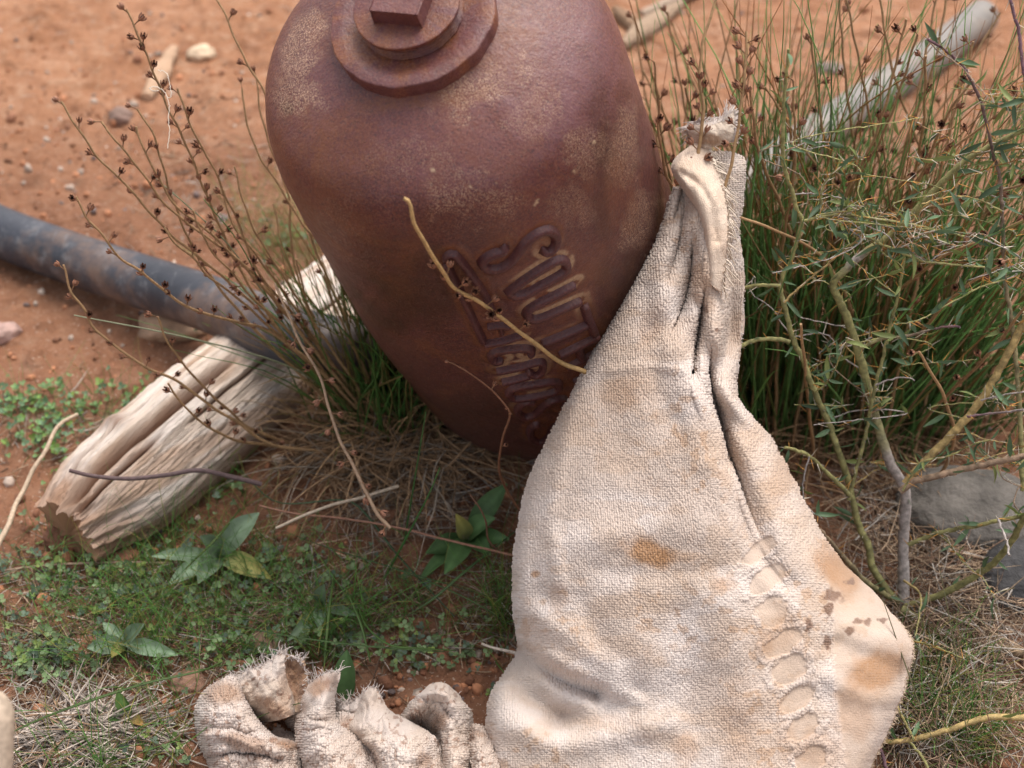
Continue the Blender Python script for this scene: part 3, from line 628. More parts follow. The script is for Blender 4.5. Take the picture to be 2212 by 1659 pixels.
    E_ = P3[:, -1]; De = P3[:, -1] - P3[:, -20]; De /= np.linalg.norm(De, axis=1)[:, None]; De = De - np.array([0, 0, .5]); fringe(fr, E_, De, 150, (.007, .022), .0005, np.array([.80, .68, .56]), 9, curl=.6)
    # frayed curl standing up at the very top
    rows = [[(1496,330,1.050),(1490,300,1.050),(1484,280,1.046),(1500,262,1.040)], [(1516,322,1.034),(1514,300,1.030),(1516,284,1.028),(1528,268,1.030)], [(1536,318,1.030),(1542,302,1.024),(1544,286,1.022),(1552,262,1.026)], [(1560,312,1.034),(1568,298,1.028),(1570,276,1.026),(1572,248,1.028)], [(1578,308,1.044),(1586,292,1.036),(1588,268,1.034),(1588,236,1.036)]]
    g4 = sheet(rows, 120, 110); c4 = np.ones(g4.shape[:2] + (3,)) * np.array([.70, .585, .48]); c4 = cmix(c4, blob(g4[..., 0], g4[..., 1], 1535, 303, 34, 16) * .7, STAIN)
    g4[..., 2] += .005 * (fbm(g4[..., 0] * .06, g4[..., 1] * .06, 8, 3) - .5)
    mb = MB(); P4, _ = cloth_finish(mb, g4, np.zeros(c4.shape[:2]), c4, 33, thick=.0015); mb.build("towel_curl", M_CLOTH, root)
    for E_, De in ((P4[:, -1], P4[:, -1] - P4[:, -12]), (P4[-1], P4[-1] - P4[-12]), (P4[0], P4[0] - P4[10])):
        De = De / np.linalg.norm(De, axis=1)[:, None]; fringe(fr, E_, De, 80, (.006, .016), .00042, WHITE, 11, curl=.35, spread=.35)
    tag(fr.build("frayed_fringe", M_THREAD, root), kind="stuff")
build_towel()

def build_rag():
    root = empty("crumpled_towel", G(700, 1560)); tag(root, "small crumpled cream towel with brown dirt lying on the ground, frayed edges", "towel")
    def k(c): return [(378 + a * .3418, 1350 + b * .3418, d) for a, b, d in c]
    mb = MB(); fr = MB()
    def put(rows, nu, nv, pileA, stain, seed, base=CREAM * 1.02, thick=.004, fringes=(), folds=()):
        g = sheet([k(r) for r in rows], nu, nv); x, y = g[..., 0], g[..., 1]
        for pl, wd, am in folds:
            d = pdist(x, y, [(378 + a * .3418, 1350 + b * .3418) for a, b in pl]); g[..., 2] -= am * np.exp(-(d / wd) ** 2)
        g[..., 2] -= .016 * (fbm(x * .03 + y * .012, y * .024, seed, 4) - .5) + .006 * (np.abs(fbm(x * .05, y * .03, seed + 30, 2) - .5) * 2)
        g[..., 0] += 9 * (fbm(y * .03, x * .02, seed + 40, 3) - .5); g[..., 1] += 9 * (fbm(x * .03 + 5, y * .02, seed + 41, 3) - .5)
        c = np.ones(x.shape + (3,)) * base; c = cmix(c, sstep(.4, .65, fbm(x * .02, y * .02, seed + 1, 4)) * .6, WHITE)
        for cx, cy, rx, ry, an, st, f in stain: c = cmix(c, blob(x, y, 378 + cx * .3418, 1350 + cy * .3418, rx * .34, ry * .34, an, seed=seed) * f, st)
        sp = sstep(.60, .68, fbm(x * .12, y * .12, seed + 5, 3)) * sstep(.45, .6, fbm(x * .02, y * .02, seed + 9, 2)); c = cmix(c, sp * .7, DIRT * 1.6)
        pile = np.full(x.shape, float(pileA)) if np.isscalar(pileA) else pileA(x, y)
        P, n = cloth_finish(mb, g, pile, c, seed, thick=thick)
        for side, cnt, ln in fringes:
            E_ = {'t': P[0], 'b': P[-1], 'l': P[:, 0], 'r': P[:, -1]}[side]; I_ = {'t': P[10], 'b': P[-11], 'l': P[:, 10], 'r': P[:, -11]}[side]
            De = E_ - I_; De /= np.linalg.norm(De, axis=1)[:, None]; fringe(fr, E_, De, int(cnt * .55), (ln[0] * .6, ln[1] * 1.6), .00036, WHITE * .97, seed, curl=1.1, spread=1.1)
    ST = np.array([.30, .15, .07])
    # lying bottom layer
    put([[(150,560,1.12),(500,600,1.10),(1000,640,1.09),(1500,620,1.09),(2000,650,1.09)], [(150,760,1.09),(500,760,1.07),(1000,760,1.06),(1500,760,1.06),(2000,760,1.07)], [(200,950,1.06),(500,950,1.04),(1000,950,1.03),(1500,950,1.03),(2050,950,1.04)], [(250,1200,1.01),(500,1200,1.0),(1000,1200,.99),(1500,1200,.99),(2050,1200,1.0)]], 200, 420, 1, [(600,700,200,100,0,DIRT,.6)], 41)
    # hollow behind the left lobe: ribbed dark inside
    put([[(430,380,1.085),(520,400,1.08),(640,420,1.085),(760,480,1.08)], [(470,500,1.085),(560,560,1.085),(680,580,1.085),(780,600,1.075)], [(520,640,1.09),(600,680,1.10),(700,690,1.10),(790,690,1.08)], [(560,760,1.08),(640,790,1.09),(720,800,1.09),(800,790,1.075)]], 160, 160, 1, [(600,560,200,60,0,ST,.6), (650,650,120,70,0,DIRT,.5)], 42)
    # upright flap B
    put([[(372,325,1.072),(450,290,1.066),(540,255,1.062),(640,185,1.062),(700,150,1.072)], [(405,380,1.062),(480,370,1.058),(560,340,1.050),(645,270,1.050),(690,240,1.056)], [(425,450,1.060),(500,450,1.052),(580,430,1.044),(662,370,1.046),(712,350,1.056)], [(470,530,1.062),(550,540,1.054),(620,530,1.042),(704,480,1.043),(745,470,1.054)], [(560,610,1.08),(620,606,1.06),(680,596,1.048),(740,570,1.048),(768,556,1.07)]],
        220, 220, 0.0, [(620,520,140,50,30,ST,.7), (700,400,60,150,0,ST,.5), (450,330,60,30,0,GREY,.3)], 43, base=np.array([.58,.48,.40]), thick=.002, fringes=[('t', 170, (.004, .011)), ('l', 60, (.003, .008))])
    # inner flap B2: stain and its shade put into the brown colour
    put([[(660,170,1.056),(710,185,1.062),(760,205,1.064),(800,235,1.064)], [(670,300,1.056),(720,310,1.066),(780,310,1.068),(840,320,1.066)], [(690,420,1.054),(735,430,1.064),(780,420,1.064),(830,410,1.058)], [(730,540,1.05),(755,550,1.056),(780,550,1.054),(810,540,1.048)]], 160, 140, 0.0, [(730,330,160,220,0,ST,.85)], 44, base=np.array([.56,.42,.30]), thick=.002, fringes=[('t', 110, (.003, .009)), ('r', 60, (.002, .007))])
    # front left lobe A
    put([[(228,392,1.075),(290,352,1.058),(350,330,1.05),(395,345,1.054),(418,375,1.072)], [(158,470,1.08),(240,450,1.04),(330,440,1.03),(410,450,1.034),(440,470,1.066)], [(132,600,1.08),(220,590,1.028),(340,590,1.012),(470,590,1.018),(515,590,1.06)], [(150,720,1.07),(240,720,1.018),(380,720,1.0),(560,700,1.008),(625,690,1.055)], [(188,830,1.06),(280,830,1.008),(420,825,.998),(640,790,1.004),(792,762,1.04)], [(235,930,1.05),(330,930,1.004),(480,930,1.0),(680,920,1.006),(800,900,1.03)], [(300,1150,1.01),(400,1150,.985),(520,1150,.98),(700,1150,.985),(820,1150,1.0)]],
        420, 330, lambda x, y: sstep(-6, 6, np.interp(y, [1470, 1520, 1560, 1600, 1620], [512, 535, 560, 600, 640]) - x), [(300,440,160,70,0,ST,.65), (430,740,180,50,15,ST,.6), (700,760,130,40,10,ST,.85), (250,840,80,60,0,DIRT,.4), (520,850,30,20,0,DIRT,.8), (230,455,12,10,0,DIRT,.9)], 45,
        fringes=[('t', 90, (.002, .006))], folds=[([(240,640),(380,660),(520,720)], 8, -.006), ([(210,700),(340,690),(500,760)], 7, .006), ([(230,830),(420,810),(640,840)], 9, -.012), ([(260,560),(400,560)], 10, .004)])
    # ridge C
    put([[(850,370,1.054),(905,330,1.050),(965,300,1.05),(1045,290,1.054)], [(822,440,1.05),(880,428,1.032),(955,425,1.022),(1014,440,1.046)], [(778,545,1.056),(850,540,1.02),(940,540,1.006),(1002,560,1.046)], [(764,640,1.05),(840,640,1.008),(950,640,.998),(1050,640,1.034)], [(780,750,1.04),(870,750,.998),(1000,750,.988),(1170,748,1.03)], [(800,850,1.03),(900,850,.99),(1050,850,.98),(1230,850,1.02)], [(840,960,1.02),(950,960,.98),(1100,960,.975),(1290,960,1.01)], [(880,1150,1.0),(1000,1150,.97),(1150,1150,.965),(1340,1150,.99)]],
        420, 260, lambda x, y: sstep(1530, 1550, y + (x - 660) * .4), [(900,400,90,60,-40,ST,.85), (800,520,50,60,0,ST,.5), (1000,360,40,60,0,DIRT,.7)], 46, fringes=[('t', 90, (.004, .01)), ], folds=[([(820,560),(880,600),(960,600)], 5, -.006), ([(850,600),(960,640),(1040,660)], 5, .004)])
    # mid flap D
    put([[(1170,470,1.056),(1215,420,1.050),(1262,402,1.05),(1310,470,1.054)], [(1130,560,1.056),(1200,530,1.040),(1270,520,1.040),(1350,545,1.050)], [(1062,650,1.05),(1190,620,1.026),(1330,590,1.026),(1470,600,1.046)], [(1110,715,1.046),(1240,700,1.010),(1420,670,1.008),(1590,668,1.036)], [(1180,790,1.05),(1300,780,.994),(1480,770,.992),(1660,750,1.036)], [(1240,900,1.03),(1350,890,.985),(1500,890,.984),(1672,890,1.026)], [(1290,1150,.99),(1400,1150,.965),(1520,1150,.965),(1690,1150,1.0)]],
        360, 300, lambda x, y: sstep(1588, 1598, y + (x - 800) * .03), [(1400,860,150,50,0,GREY,.2), (1570,860,60,60,0,ST,.6)], 47, base=np.array([.58,.48,.41]), fringes=[('t', 60, (.003, .008)), ('l', 60, (.002, .006))])
    # low folds that fill the gaps between the lobes
    put([[(960,560,1.062),(1040,560,1.058),(1130,575,1.056),(1220,600,1.056)], [(980,640,1.05),(1060,640,1.042),(1150,655,1.040),(1260,680,1.046)], [(1010,760,1.04),(1090,760,1.026),(1180,770,1.026),(1300,780,1.036)], [(1060,980,1.02),(1140,980,1.0),(1240,980,1.0),(1340,980,1.01)]], 160, 160, 1, [(1100,640,60,60,0,ST,.5)], 50)
    put([[(1320,560,1.070),(1400,585,1.068),(1480,620,1.068),(1560,660,1.072)], [(1380,640,1.06),(1460,650,1.05),(1560,670,1.05),(1650,720,1.056)], [(1480,760,1.05),(1560,760,1.034),(1640,780,1.034),(1720,820,1.04)], [(1560,980,1.02),(1640,980,1.004),(1700,980,1.004),(1780,980,1.01)]], 160, 180, 1, [(1540,640,80,50,0,ST,.6)], 51)
    put([[(1850,660,1.066),(1900,632,1.058),(1955,655,1.056),(2020,700,1.060)], [(1860,730,1.05),(1910,720,1.036),(1960,725,1.034),(2030,740,1.040)], [(1870,820,1.03),(1915,815,1.015),(1970,815,1.012),(2040,820,1.02)], [(1880,960,1.01),(1920,960,.995),(1980,960,.99),(2050,960,1.0)]], 160, 140, 1, [(1930,700,40,20,10,ST,.5)], 52)
    # frayed bit between C and D
    put([[(1000,500,1.07),(1060,490,1.064),(1130,470,1.06),(1210,430,1.058)], [(1010,560,1.07),(1070,550,1.056),(1150,530,1.05),(1220,480,1.056)], [(1060,600,1.076),(1120,590,1.066),(1180,560,1.066),(1230,530,1.07)]], 60, 120, 0.0, [], 48, base=WHITE, thick=.002, fringes=[('t', 160, (.004, .011)), ('l', 50, (.003, .009))])
    # arch E
    put([[(1420,600,1.076),(1500,480,1.06),(1610,385,1.05),(1700,375,1.05),(1790,440,1.056),(1860,540,1.066),(1884,640,1.078)], [(1440,630,1.068),(1520,520,1.042),(1620,440,1.028),(1710,440,1.026),(1780,500,1.034),(1830,600,1.05),(1880,720,1.07)], [(1480,650,1.076),(1560,560,1.05),(1640,500,1.04),(1710,510,1.034),(1760,580,1.024),(1810,690,1.03),(1884,800,1.06)], [(1560,680,1.08),(1620,620,1.06),(1670,590,1.05),(1710,620,1.034),(1750,690,1.016),(1810,800,1.014),(1886,880,1.05)], [(1630,760,1.08),(1660,730,1.06),(1680,720,1.05),(1710,760,1.02),(1750,820,1.0),(1800,900,.998),(1880,1000,1.03)], [(1670,950,1.04),(1680,950,1.03),(1700,960,1.01),(1730,980,.995),(1770,1020,.985),(1810,1080,.98),(1880,1150,1.0)]],
        340, 340, lambda x, y: sstep(1505, 1525, y - (x - 950) * .15), [(1680,600,60,80,40,ST,.6), (1560,600,90,60,0,ST,.3)], 49, base=np.array([.56,.46,.39]), fringes=[('t', 50, (.001, .004))], folds=[([(1560,470),(1660,480),(1740,560),(1800,690)], 7, -.006)])
    mb.build("towel_cloth", M_CLOTH, root); tag(fr.build("frayed_fringe", M_THREAD, root), kind="stuff")
build_rag()

# ------------------------------------------------------------------ log, pipes, stones
def build_log():
    ax2 = cr([(150, 1150), (300, 1030), (450, 900), (600, 765), (740, 640), (850, 540)], 260)
    rr_ = np.interp(np.linspace(0, 1, 260), [0, .12, .4, .7, 1], [.039, .046, .049, .045, .037])
    z = rr_ * .86; P = un(ax2[:, 0], ax2[:, 1], gdepth(ax2[:, 1], 0.035)); P[:, 2] = z
    t = np.gradient(P, axis=0); t /= np.linalg.norm(t, axis=1)[:, None]; a = np.cross(t, [0, 0, 1.]); a /= np.linalg.norm(a, axis=1)[:, None]; b = np.cross(a, t)
    nth = 240; th = np.linspace(0, 2 * np.pi, nth, endpoint=False); s = np.linspace(0, 1, 260)
    S, TH = np.meshgrid(s, th, indexing='ij')
    cth, sth = np.cos(TH), np.sin(TH)
    r = rr_[:, None] * (1 + .07 * np.cos(2 * TH + 1) + .05 * np.cos(3 * TH + 4 * S))
    gr = fbm(np.cos(TH) * 5 + 20 + S * 1.5, np.sin(TH) * 5 + S * 2.2, 7, 4) ; r = r + .005 * (gr - .5)
    gr2 = fbm(np.cos(TH) * 44 + 20, np.sin(TH) * 44 + S * 4, 17, 3); r = r - .0022 * np.abs(gr2 - .5) * 2 + .003 * (fbm(cth * 12 + S * 30, sth * 12, 27, 3) - .5)
    crack = np.zeros(S.shape)
    for c0, w_, d_, s0, s1, kk in ((1.42, .09, .019, .02, .50, .5), (1.85, .035, .010, .05, .45, .3), (2.5, .03, .008, .2, .8, -.3), (.95, .03, .008, .3, 1., .3), (2.85, .05, .010, .0, .3, .5), (1.1, .04, .012, .0, .25, .2)):
        c_ = c0 - kk * (S - .3) * .6 + .12 * (fbm(S * 9, S * 0 + c0, 6, 3) - .5); f = np.exp(-((TH - c_) / w_) ** 2) * sstep(s0 - .01, s0 + .06, S) * sstep(s1 + .03, s1 - .06, S)
        r = r - d_ * f; crack = np.maximum(crack, f)
    knot = np.exp(-(((S - .22) / .025) ** 2 + ((TH - 1.95) / .25) ** 2)); r = r + .007 * knot; crack = np.maximum(crack, knot * .6)
    endd = sstep(.16, .0, S + .12 * (fbm(cth * 3 + 5, sth * 3, 9, 3) - .5)); r = r - .011 * endd * (.2 + fbm(cth * 8 + 7, S * 22 + sth * 8, 29, 3))
    V = P[:, None] + (r * cth)[..., None] * a[:, None] + (r * sth)[..., None] * b[:, None]
    V[:, :, :] += t[:, None] * (.02 * (fbm(cth * 5 + 3, sth * 5, 39, 3) - .5) * sstep(.1, 0, S))[..., None]
    C = np.ones(S.shape + (3,)) * np.array([.74, .61, .51])
    C = cmix(C, sstep(.45, .6, fbm(cth * 5 + 3, sth * 5 + S * 5, 2, 4)) * .7, np.array([.80, .72, .66]))
    C = cmix(C, sstep(.5, .68, fbm(cth * 4 + 3, sth * 4 + S * 7, 12, 4)) * .6, np.array([.42, .25, .15]))
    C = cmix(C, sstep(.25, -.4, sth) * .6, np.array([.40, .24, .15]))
    C = cmix(C, np.clip(crack * 1.1, 0, 1), np.array([.20, .10, .06])); C = cmix(C, endd * .65, np.array([.36, .19, .11]))
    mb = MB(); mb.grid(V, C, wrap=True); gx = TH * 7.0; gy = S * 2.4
    mb.A["gx"] = np.concatenate([gx.ravel(), np.zeros(2 * (nth + 1))]); mb.A["gy"] = np.concatenate([gy.ravel(), np.zeros(2 * (nth + 1))])
    for e in (0, -1):
        mb.add(np.vstack([V[e], P[e]]), None, [(j, nth, (j + 1) % nth) for j in range(nth)], np.array([.30, .17, .10]))
    o = mb.build("weathered_log", M_WOOD, loc=G(400, 950)); tag(o, "pale cracked weathered log lying under the black pipe", "log")
build_log()
def pipe(name, pts, r, mat, label, cat, hollow=.8, group=None, n=28):
    p = cr(pts, 120); mb = MB(); P = un(p[:, 0], p[:, 1], gdepth(p[:, 1], 0)) ; zz = p[:, 2]
    P = np.array([un(a, b, gdepth(b, z)) for a, b, z in p])
    mb.tube(P, r * (1 + .01 * (fbm(np.arange(120) * .1, np.zeros(120), 3, 2) - .5)), n, (1, 1, 1), cap=False)
    # wall thickness at the ends
    mb.tube(P[::-1], r * hollow, n, (1, 1, 1), cap=False)
    t = P[0] - P[1]; 
    o = mb.build(name, mat, loc=P[60]); tag(o, label, cat, group); return o
pipe("poly_pipe", [(-160,425,.028),(0,500,.028),(150,556,.034),(300,606,.05),(450,655,.075),(560,698,.098),(640,728,.104),(740,752,.095),(860,762,.06),(980,760,.03)], .0275, M_PIPE, "black plastic water pipe crossing over the log at the left", "pipe")
pipe("grey_pipe", [(2122,36,.018),(2000,130,.018),(1880,210,.018),(1740,305,.018),(1600,400,.018),(1480,480,.018)], .024, M_POLE, "grey weathered pipe lying on bare soil at the upper right behind the weeds", "pipe", n=24)

def rock(name, px, py, sx, sy, sz, col, seed, rot=0, sink=.35, detail=4):
    import bmesh
    bm = bmesh.new(); bmesh.ops.create_icosphere(bm, subdivisions=detail, radius=1.0)
    base = GS(px, py); 
    vs = np.array([v.co[:] for v in bm.verts]); n1 = fbm(vs[:, 0] * 1.3 + seed, vs[:, 1] * 1.3 + vs[:, 2] * 1.7, seed, 3) - .5; n2 = fbm(vs[:, 0] * 4 + vs[:, 2] * 3, vs[:, 1] * 4 + seed, seed + 1, 3) - .5
    vs = vs * (1 + .5 * n1 + .18 * n2)[:, None]; vs = np.sign(vs) * np.abs(vs) ** .9
    a = rad(rot); x = vs[:, 0] * sx; y = vs[:, 1] * sy; X = x * math.cos(a) - y * math.sin(a); Y = x * math.sin(a) + y * math.cos(a)
    V = np.stack([X, Y, vs[:, 2] * sz], -1) + base + [0, 0, sz * (1 - 2 * sink)]
    T = [[v.index for v in f.verts] for f in bm.faces]; bm.free()
    mb = MB(); mb.add(V, None, T, col); return mb, base
def stone(px, py, sx, sy, sz, col, seed, label, rot=0, sink=.35, group=None, cat="stone", name="stone"):
    mb, b = rock(name, px, py, sx, sy, sz, col, seed, rot, sink); o = mb.build(name, M_STONE, loc=b); tag(o, label, cat, group); return o
stone(2110, 1130, .075, .045, .034, (.155, .14, .125), 3, "large smooth grey stone behind the thorny shrub's trunk", rot=-12, sink=.3)
stone(2205, 1265, .045, .03, .026, (.07, .068, .07), 4, "dark grey stone below the large smooth stone at the right edge", rot=20)
stone(262, 258, .016, .013, .012, (.24, .16, .13), 5, "small dark brown round pebble on bare soil left of the vessel")
stone(435, 122, .020, .015, .012, (.62, .47, .33), 6, "pale cream stone on bare soil at the upper left", rot=30)
stone(400, 700, .045, .03, .02, (.5, .33, .22), 8, "pale flat stone half under the black pipe", rot=20)
stone(262, 1205, .020, .014, .010, (.26, .12, .07), 9, "lump of orange clay at the log's lower end", cat="clod", name="clay_clod", rot=-20)
stone(150, 1170, .022, .016, .012, (.24, .11, .065), 19, "dark red clay clod under the broken left end of the log", cat="clod", name="clay_clod", rot=10)
stone(410, 1480, .014, .012, .009, (.33, .19, .13), 10, "small brown pebble left of the crumpled towel's frayed corner", rot=0)
stone(580, 1395, .014, .012, .008, (.27, .17, .12), 12, "small dull brown pebble in the clover above the crumpled towel")
stone(1790, 155, .020, .013, .010, (.25, .20, .18), 13, "small grey stone on soil beside the grey pipe", rot=0)
stone(10, 730, .018, .014, .014, (.42, .28, .24), 14, "pinkish stone at the left edge under the black pipe")

def driftwood(px0, px1, w, h, seed, label, name="wood_piece", col=(.50, .37, .26), cat="wood"):
    P0 = GS(*px0); P1 = GS(*px1); n = 40; t = np.linspace(0, 1, n)[:, None]; P = P0 * (1 - t) + P1 * t; P[:, 2] += h * .6
    mb = MB(); r = w * (.6 + .6 * fbm(t[:, 0] * 4, t[:, 0] * 0 + seed, seed, 3)) * np.sin(np.pi * np.clip(t[:, 0], .06, .94)) ** .35
    mb.tube(P, r, 12, col, flat=h / w); mb.A["gx"] = np.tile(np.arange(12), n).tolist() + [0] * (mb.n - 12 * n); mb.A["gy"] = np.repeat(t[:, 0] * 2, 12).tolist() + [0] * (mb.n - 12 * n)
    o = mb.build(name, M_WOOD, loc=P0); tag(o, label, cat); return o
driftwood((320, 218), (378, 112), .014, .010, 3, "short pale wood piece on bare soil at the upper left", col=(.60, .40, .27))
driftwood((1345, 110), (1470, 20), .016, .014, 5, "blurred pale driftwood piece behind the vessel's right shoulder", col=(.42, .30, .21))
driftwood((1385, 40), (1530, -25), .012, .010, 7, "pale broken branch on soil at the top edge right of the vessel", col=(.50, .38, .29))
driftwood((1330, 30), (1400, 95), .018, .012, 9, "stubby brown wood chip touching the vessel's outline at the upper right", col=(.30, .19, .12))

# the tan stake at the lower left corner
mb = MB(); Pk = [un(-14, 1800, .80), un(-6, 1659, .80), un(-2, 1560, .80), un(-8, 1520, .802), un(-14, 1500, .806)]
Pk = cr(np.array(Pk), 24); mb.tube(Pk, np.interp(np.linspace(0, 1, 24), [0, .8, .95, 1], [.0085, .0085, .006, .002]), 16, (.42, .33, .25)); mb.A["gx"] = np.zeros(mb.n); mb.A["gy"] = np.zeros(mb.n)
o = mb.build("wooden_stake", M_STRAW, loc=Pk[0]); tag(o, "smooth tan wooden stake in the lower left corner, very near", "stake")

# ------------------------------------------------------------------ seed capsules and stalks
def capsule_mesh(name, openness, seed):
    rg = np.random.default_rng(seed); mb = MB(); R0 = .0026
    for k in range(3):
        a0 = k * 2 * np.pi / 3 + .2
        for half in (0, 1):
            a1 = a0 + half * (2 * np.pi / 6); A = np.linspace(a1 + .06, a1 + 2 * np.pi / 6 - .06, 4); B = np.linspace(-1.2, .62, 6)
            v = np.zeros((6, 4, 3)); cc = np.zeros((6, 4, 3))
            for i, bb in enumerate(B):
                for j, aa in enumerate(A):
                    rr = R0 * math.cos(bb) * (1 + .10 * math.cos((aa - a1 - .52) * 3)); zz = R0 * 1.12 * math.sin(bb)
                    flare = openness * R0 * max(0, (i - 2) / 3) ** 1.5
                    cx = math.cos(a1 + np.pi / 6) * flare; cy = math.sin(a1 + np.pi / 6) * flare
                    v[i, j] = (math.cos(aa) * rr + cx, math.sin(aa) * rr + cy, zz + R0 * 1.1 + (R0 * .45 if (i == 5 and j in (1, 2)) else 0))
                    cc[i, j] = np.array([.27, .125, .075]) * (1.5 if j in (0, 3) else 1.0) * rg.uniform(.8, 1.1)
            mb.grid(v, cc)
    th = np.linspace(0, 2 * np.pi, 8, endpoint=False)   # dark seeds inside
    v = np.array([[[math.cos(a) * R0 * .75 * math.cos(b), math.sin(a) * R0 * .75 * math.cos(b), R0 * .95 + R0 * .75 * math.sin(b)] for a in th] for b in (-1.4, -.6, .2, .9)])
    mb.grid(v, (.05, .018, .012), wrap=True)
    mb.tube(np.array([(0, 0, -.0045), (.0002, 0, -.002), (0, 0, .0004)]), [.00045, .0005, .0011], 5, (.22, .12, .06), cap=False)
    o = mb.build(name, M_CAPS); me = o.data; bpy.data.objects.remove(o); return me
CAPS = [capsule_mesh("seed_capsule", op, i) for i, op in enumerate((.25, .45, .1, .6))]
def stalk(parent, pts, r0, r1, mat, c, c2=None, ncap=10, cap_from=0., cap_to=.6, name="flower_stalk", seed=0, counter=None, wig=0.6, cs=1.0, n=None, pair=True):
    """pts: (x, y, depth) from tip to base. Capsules sit from the tip downwards."""
    rg = np.random.default_rng(seed); pts = np.array(pts, float)
    n = n or max(16, int(np.linalg.norm(np.diff(pts[:, :2], axis=0), axis=1).sum() / 12)); p = cr(pts, n)
    k = np.arange(n); p[:, 0] += wig * 2.0 * np.sin(k * .9 + seed) * (k > 0); P = un(p[:, 0], p[:, 1], p[:, 2])
    mb = MB(); rr = np.linspace(r1, r0, n); mb.tube(P, rr, 6, c, c2)
    L = np.concatenate([[0], np.cumsum(np.linalg.norm(np.diff(P, axis=0), axis=1))])
    # nodes and little bract stubs
    caps = []
    for q in range(ncap):
        f = cap_from + (cap_to - cap_from) * ((q + rg.uniform(-.25, .25)) / max(1, ncap - 1)) if ncap > 1 else cap_from
        f = min(max(f, 0), 1); l = f * L[-1]; i = min(np.searchsorted(L, l), n - 2); b = P[i]
        t = P[max(i - 1, 0)] - P[min(i + 1, n - 1)]; t /= np.linalg.norm(t)
        side = RR * (1 if q % 2 else -1) + rg.normal(size=3) * .5; d = t * .8 + side * .8 + np.array([0, 0, .35]); d /= np.linalg.norm(d)
        caps.append((b + d * (.0052 * cs + rr[i]), d, cs * rg.uniform(.75, 1.08))); mb.tube(np.array([b, b + d * .002, b + d * .004]), [.0007, .0004, .0004], 4, (.25, .13, .07), cap=False)
    for q in range(int(n * .25)):
        i = rg.integers(1, n - 1); d = rg.normal(size=3); d /= np.linalg.norm(d); mb.tube(np.array([P[i], P[i] + d * (rr[i] + .0014)]), [.0004, .0002], 3, (.3, .16, .08), cap=False)
    st = mb.build(name, mat, parent)
    root = parent if parent is not None else st
    while root.parent is not None: root = root.parent
    off = np.array(ROOT[root.name]); own = counter if counter is not None else [0, None]
    for (b, d, s_) in caps:
        if own[0] < 98:
            o = bpy.data.objects.new("seed_capsule", CAPS[int(rg.integers(4))]); COL.objects.link(o); o.parent = st
            q_ = Vector(d).to_track_quat('Z', 'Y') @ Matrix.Rotation(rg.uniform(0, 6.28), 3, 'Z').to_quaternion()
            o.matrix_local = Matrix.LocRotScale(Vector(b - off), q_, Vector((s_, s_, s_))); own[0] += 1
        else:
            own[1] = own[1] or []; own[1].append((b, d, s_))
    return st
def flush_caps(parent, counter):
    if not counter[1]: return
    mb = MB(); 
    me = CAPS[0]; v = np.zeros(len(me.vertices) * 3); me.vertices.foreach_get("co", v); v = v.reshape(-1, 3); cc = np.zeros(len(me.vertices) * 4); me.color_attributes["col"].data.foreach_get("color", cc); cc = cc.reshape(-1, 4)[:, :3]
    Q = [tuple(p.vertices) for p in me.polygons if len(p.vertices) == 4]
    for b, d, s_ in counter[1]:
        R = np.array(Vector(d).to_track_quat('Z', 'Y').to_matrix()); mb.add(v @ R.T * s_ + b, Q, None, cc)
    tag(mb.build("seed_capsule", M_CAPS, parent), kind="stuff", label="remaining small dry seed capsules of the stalks")

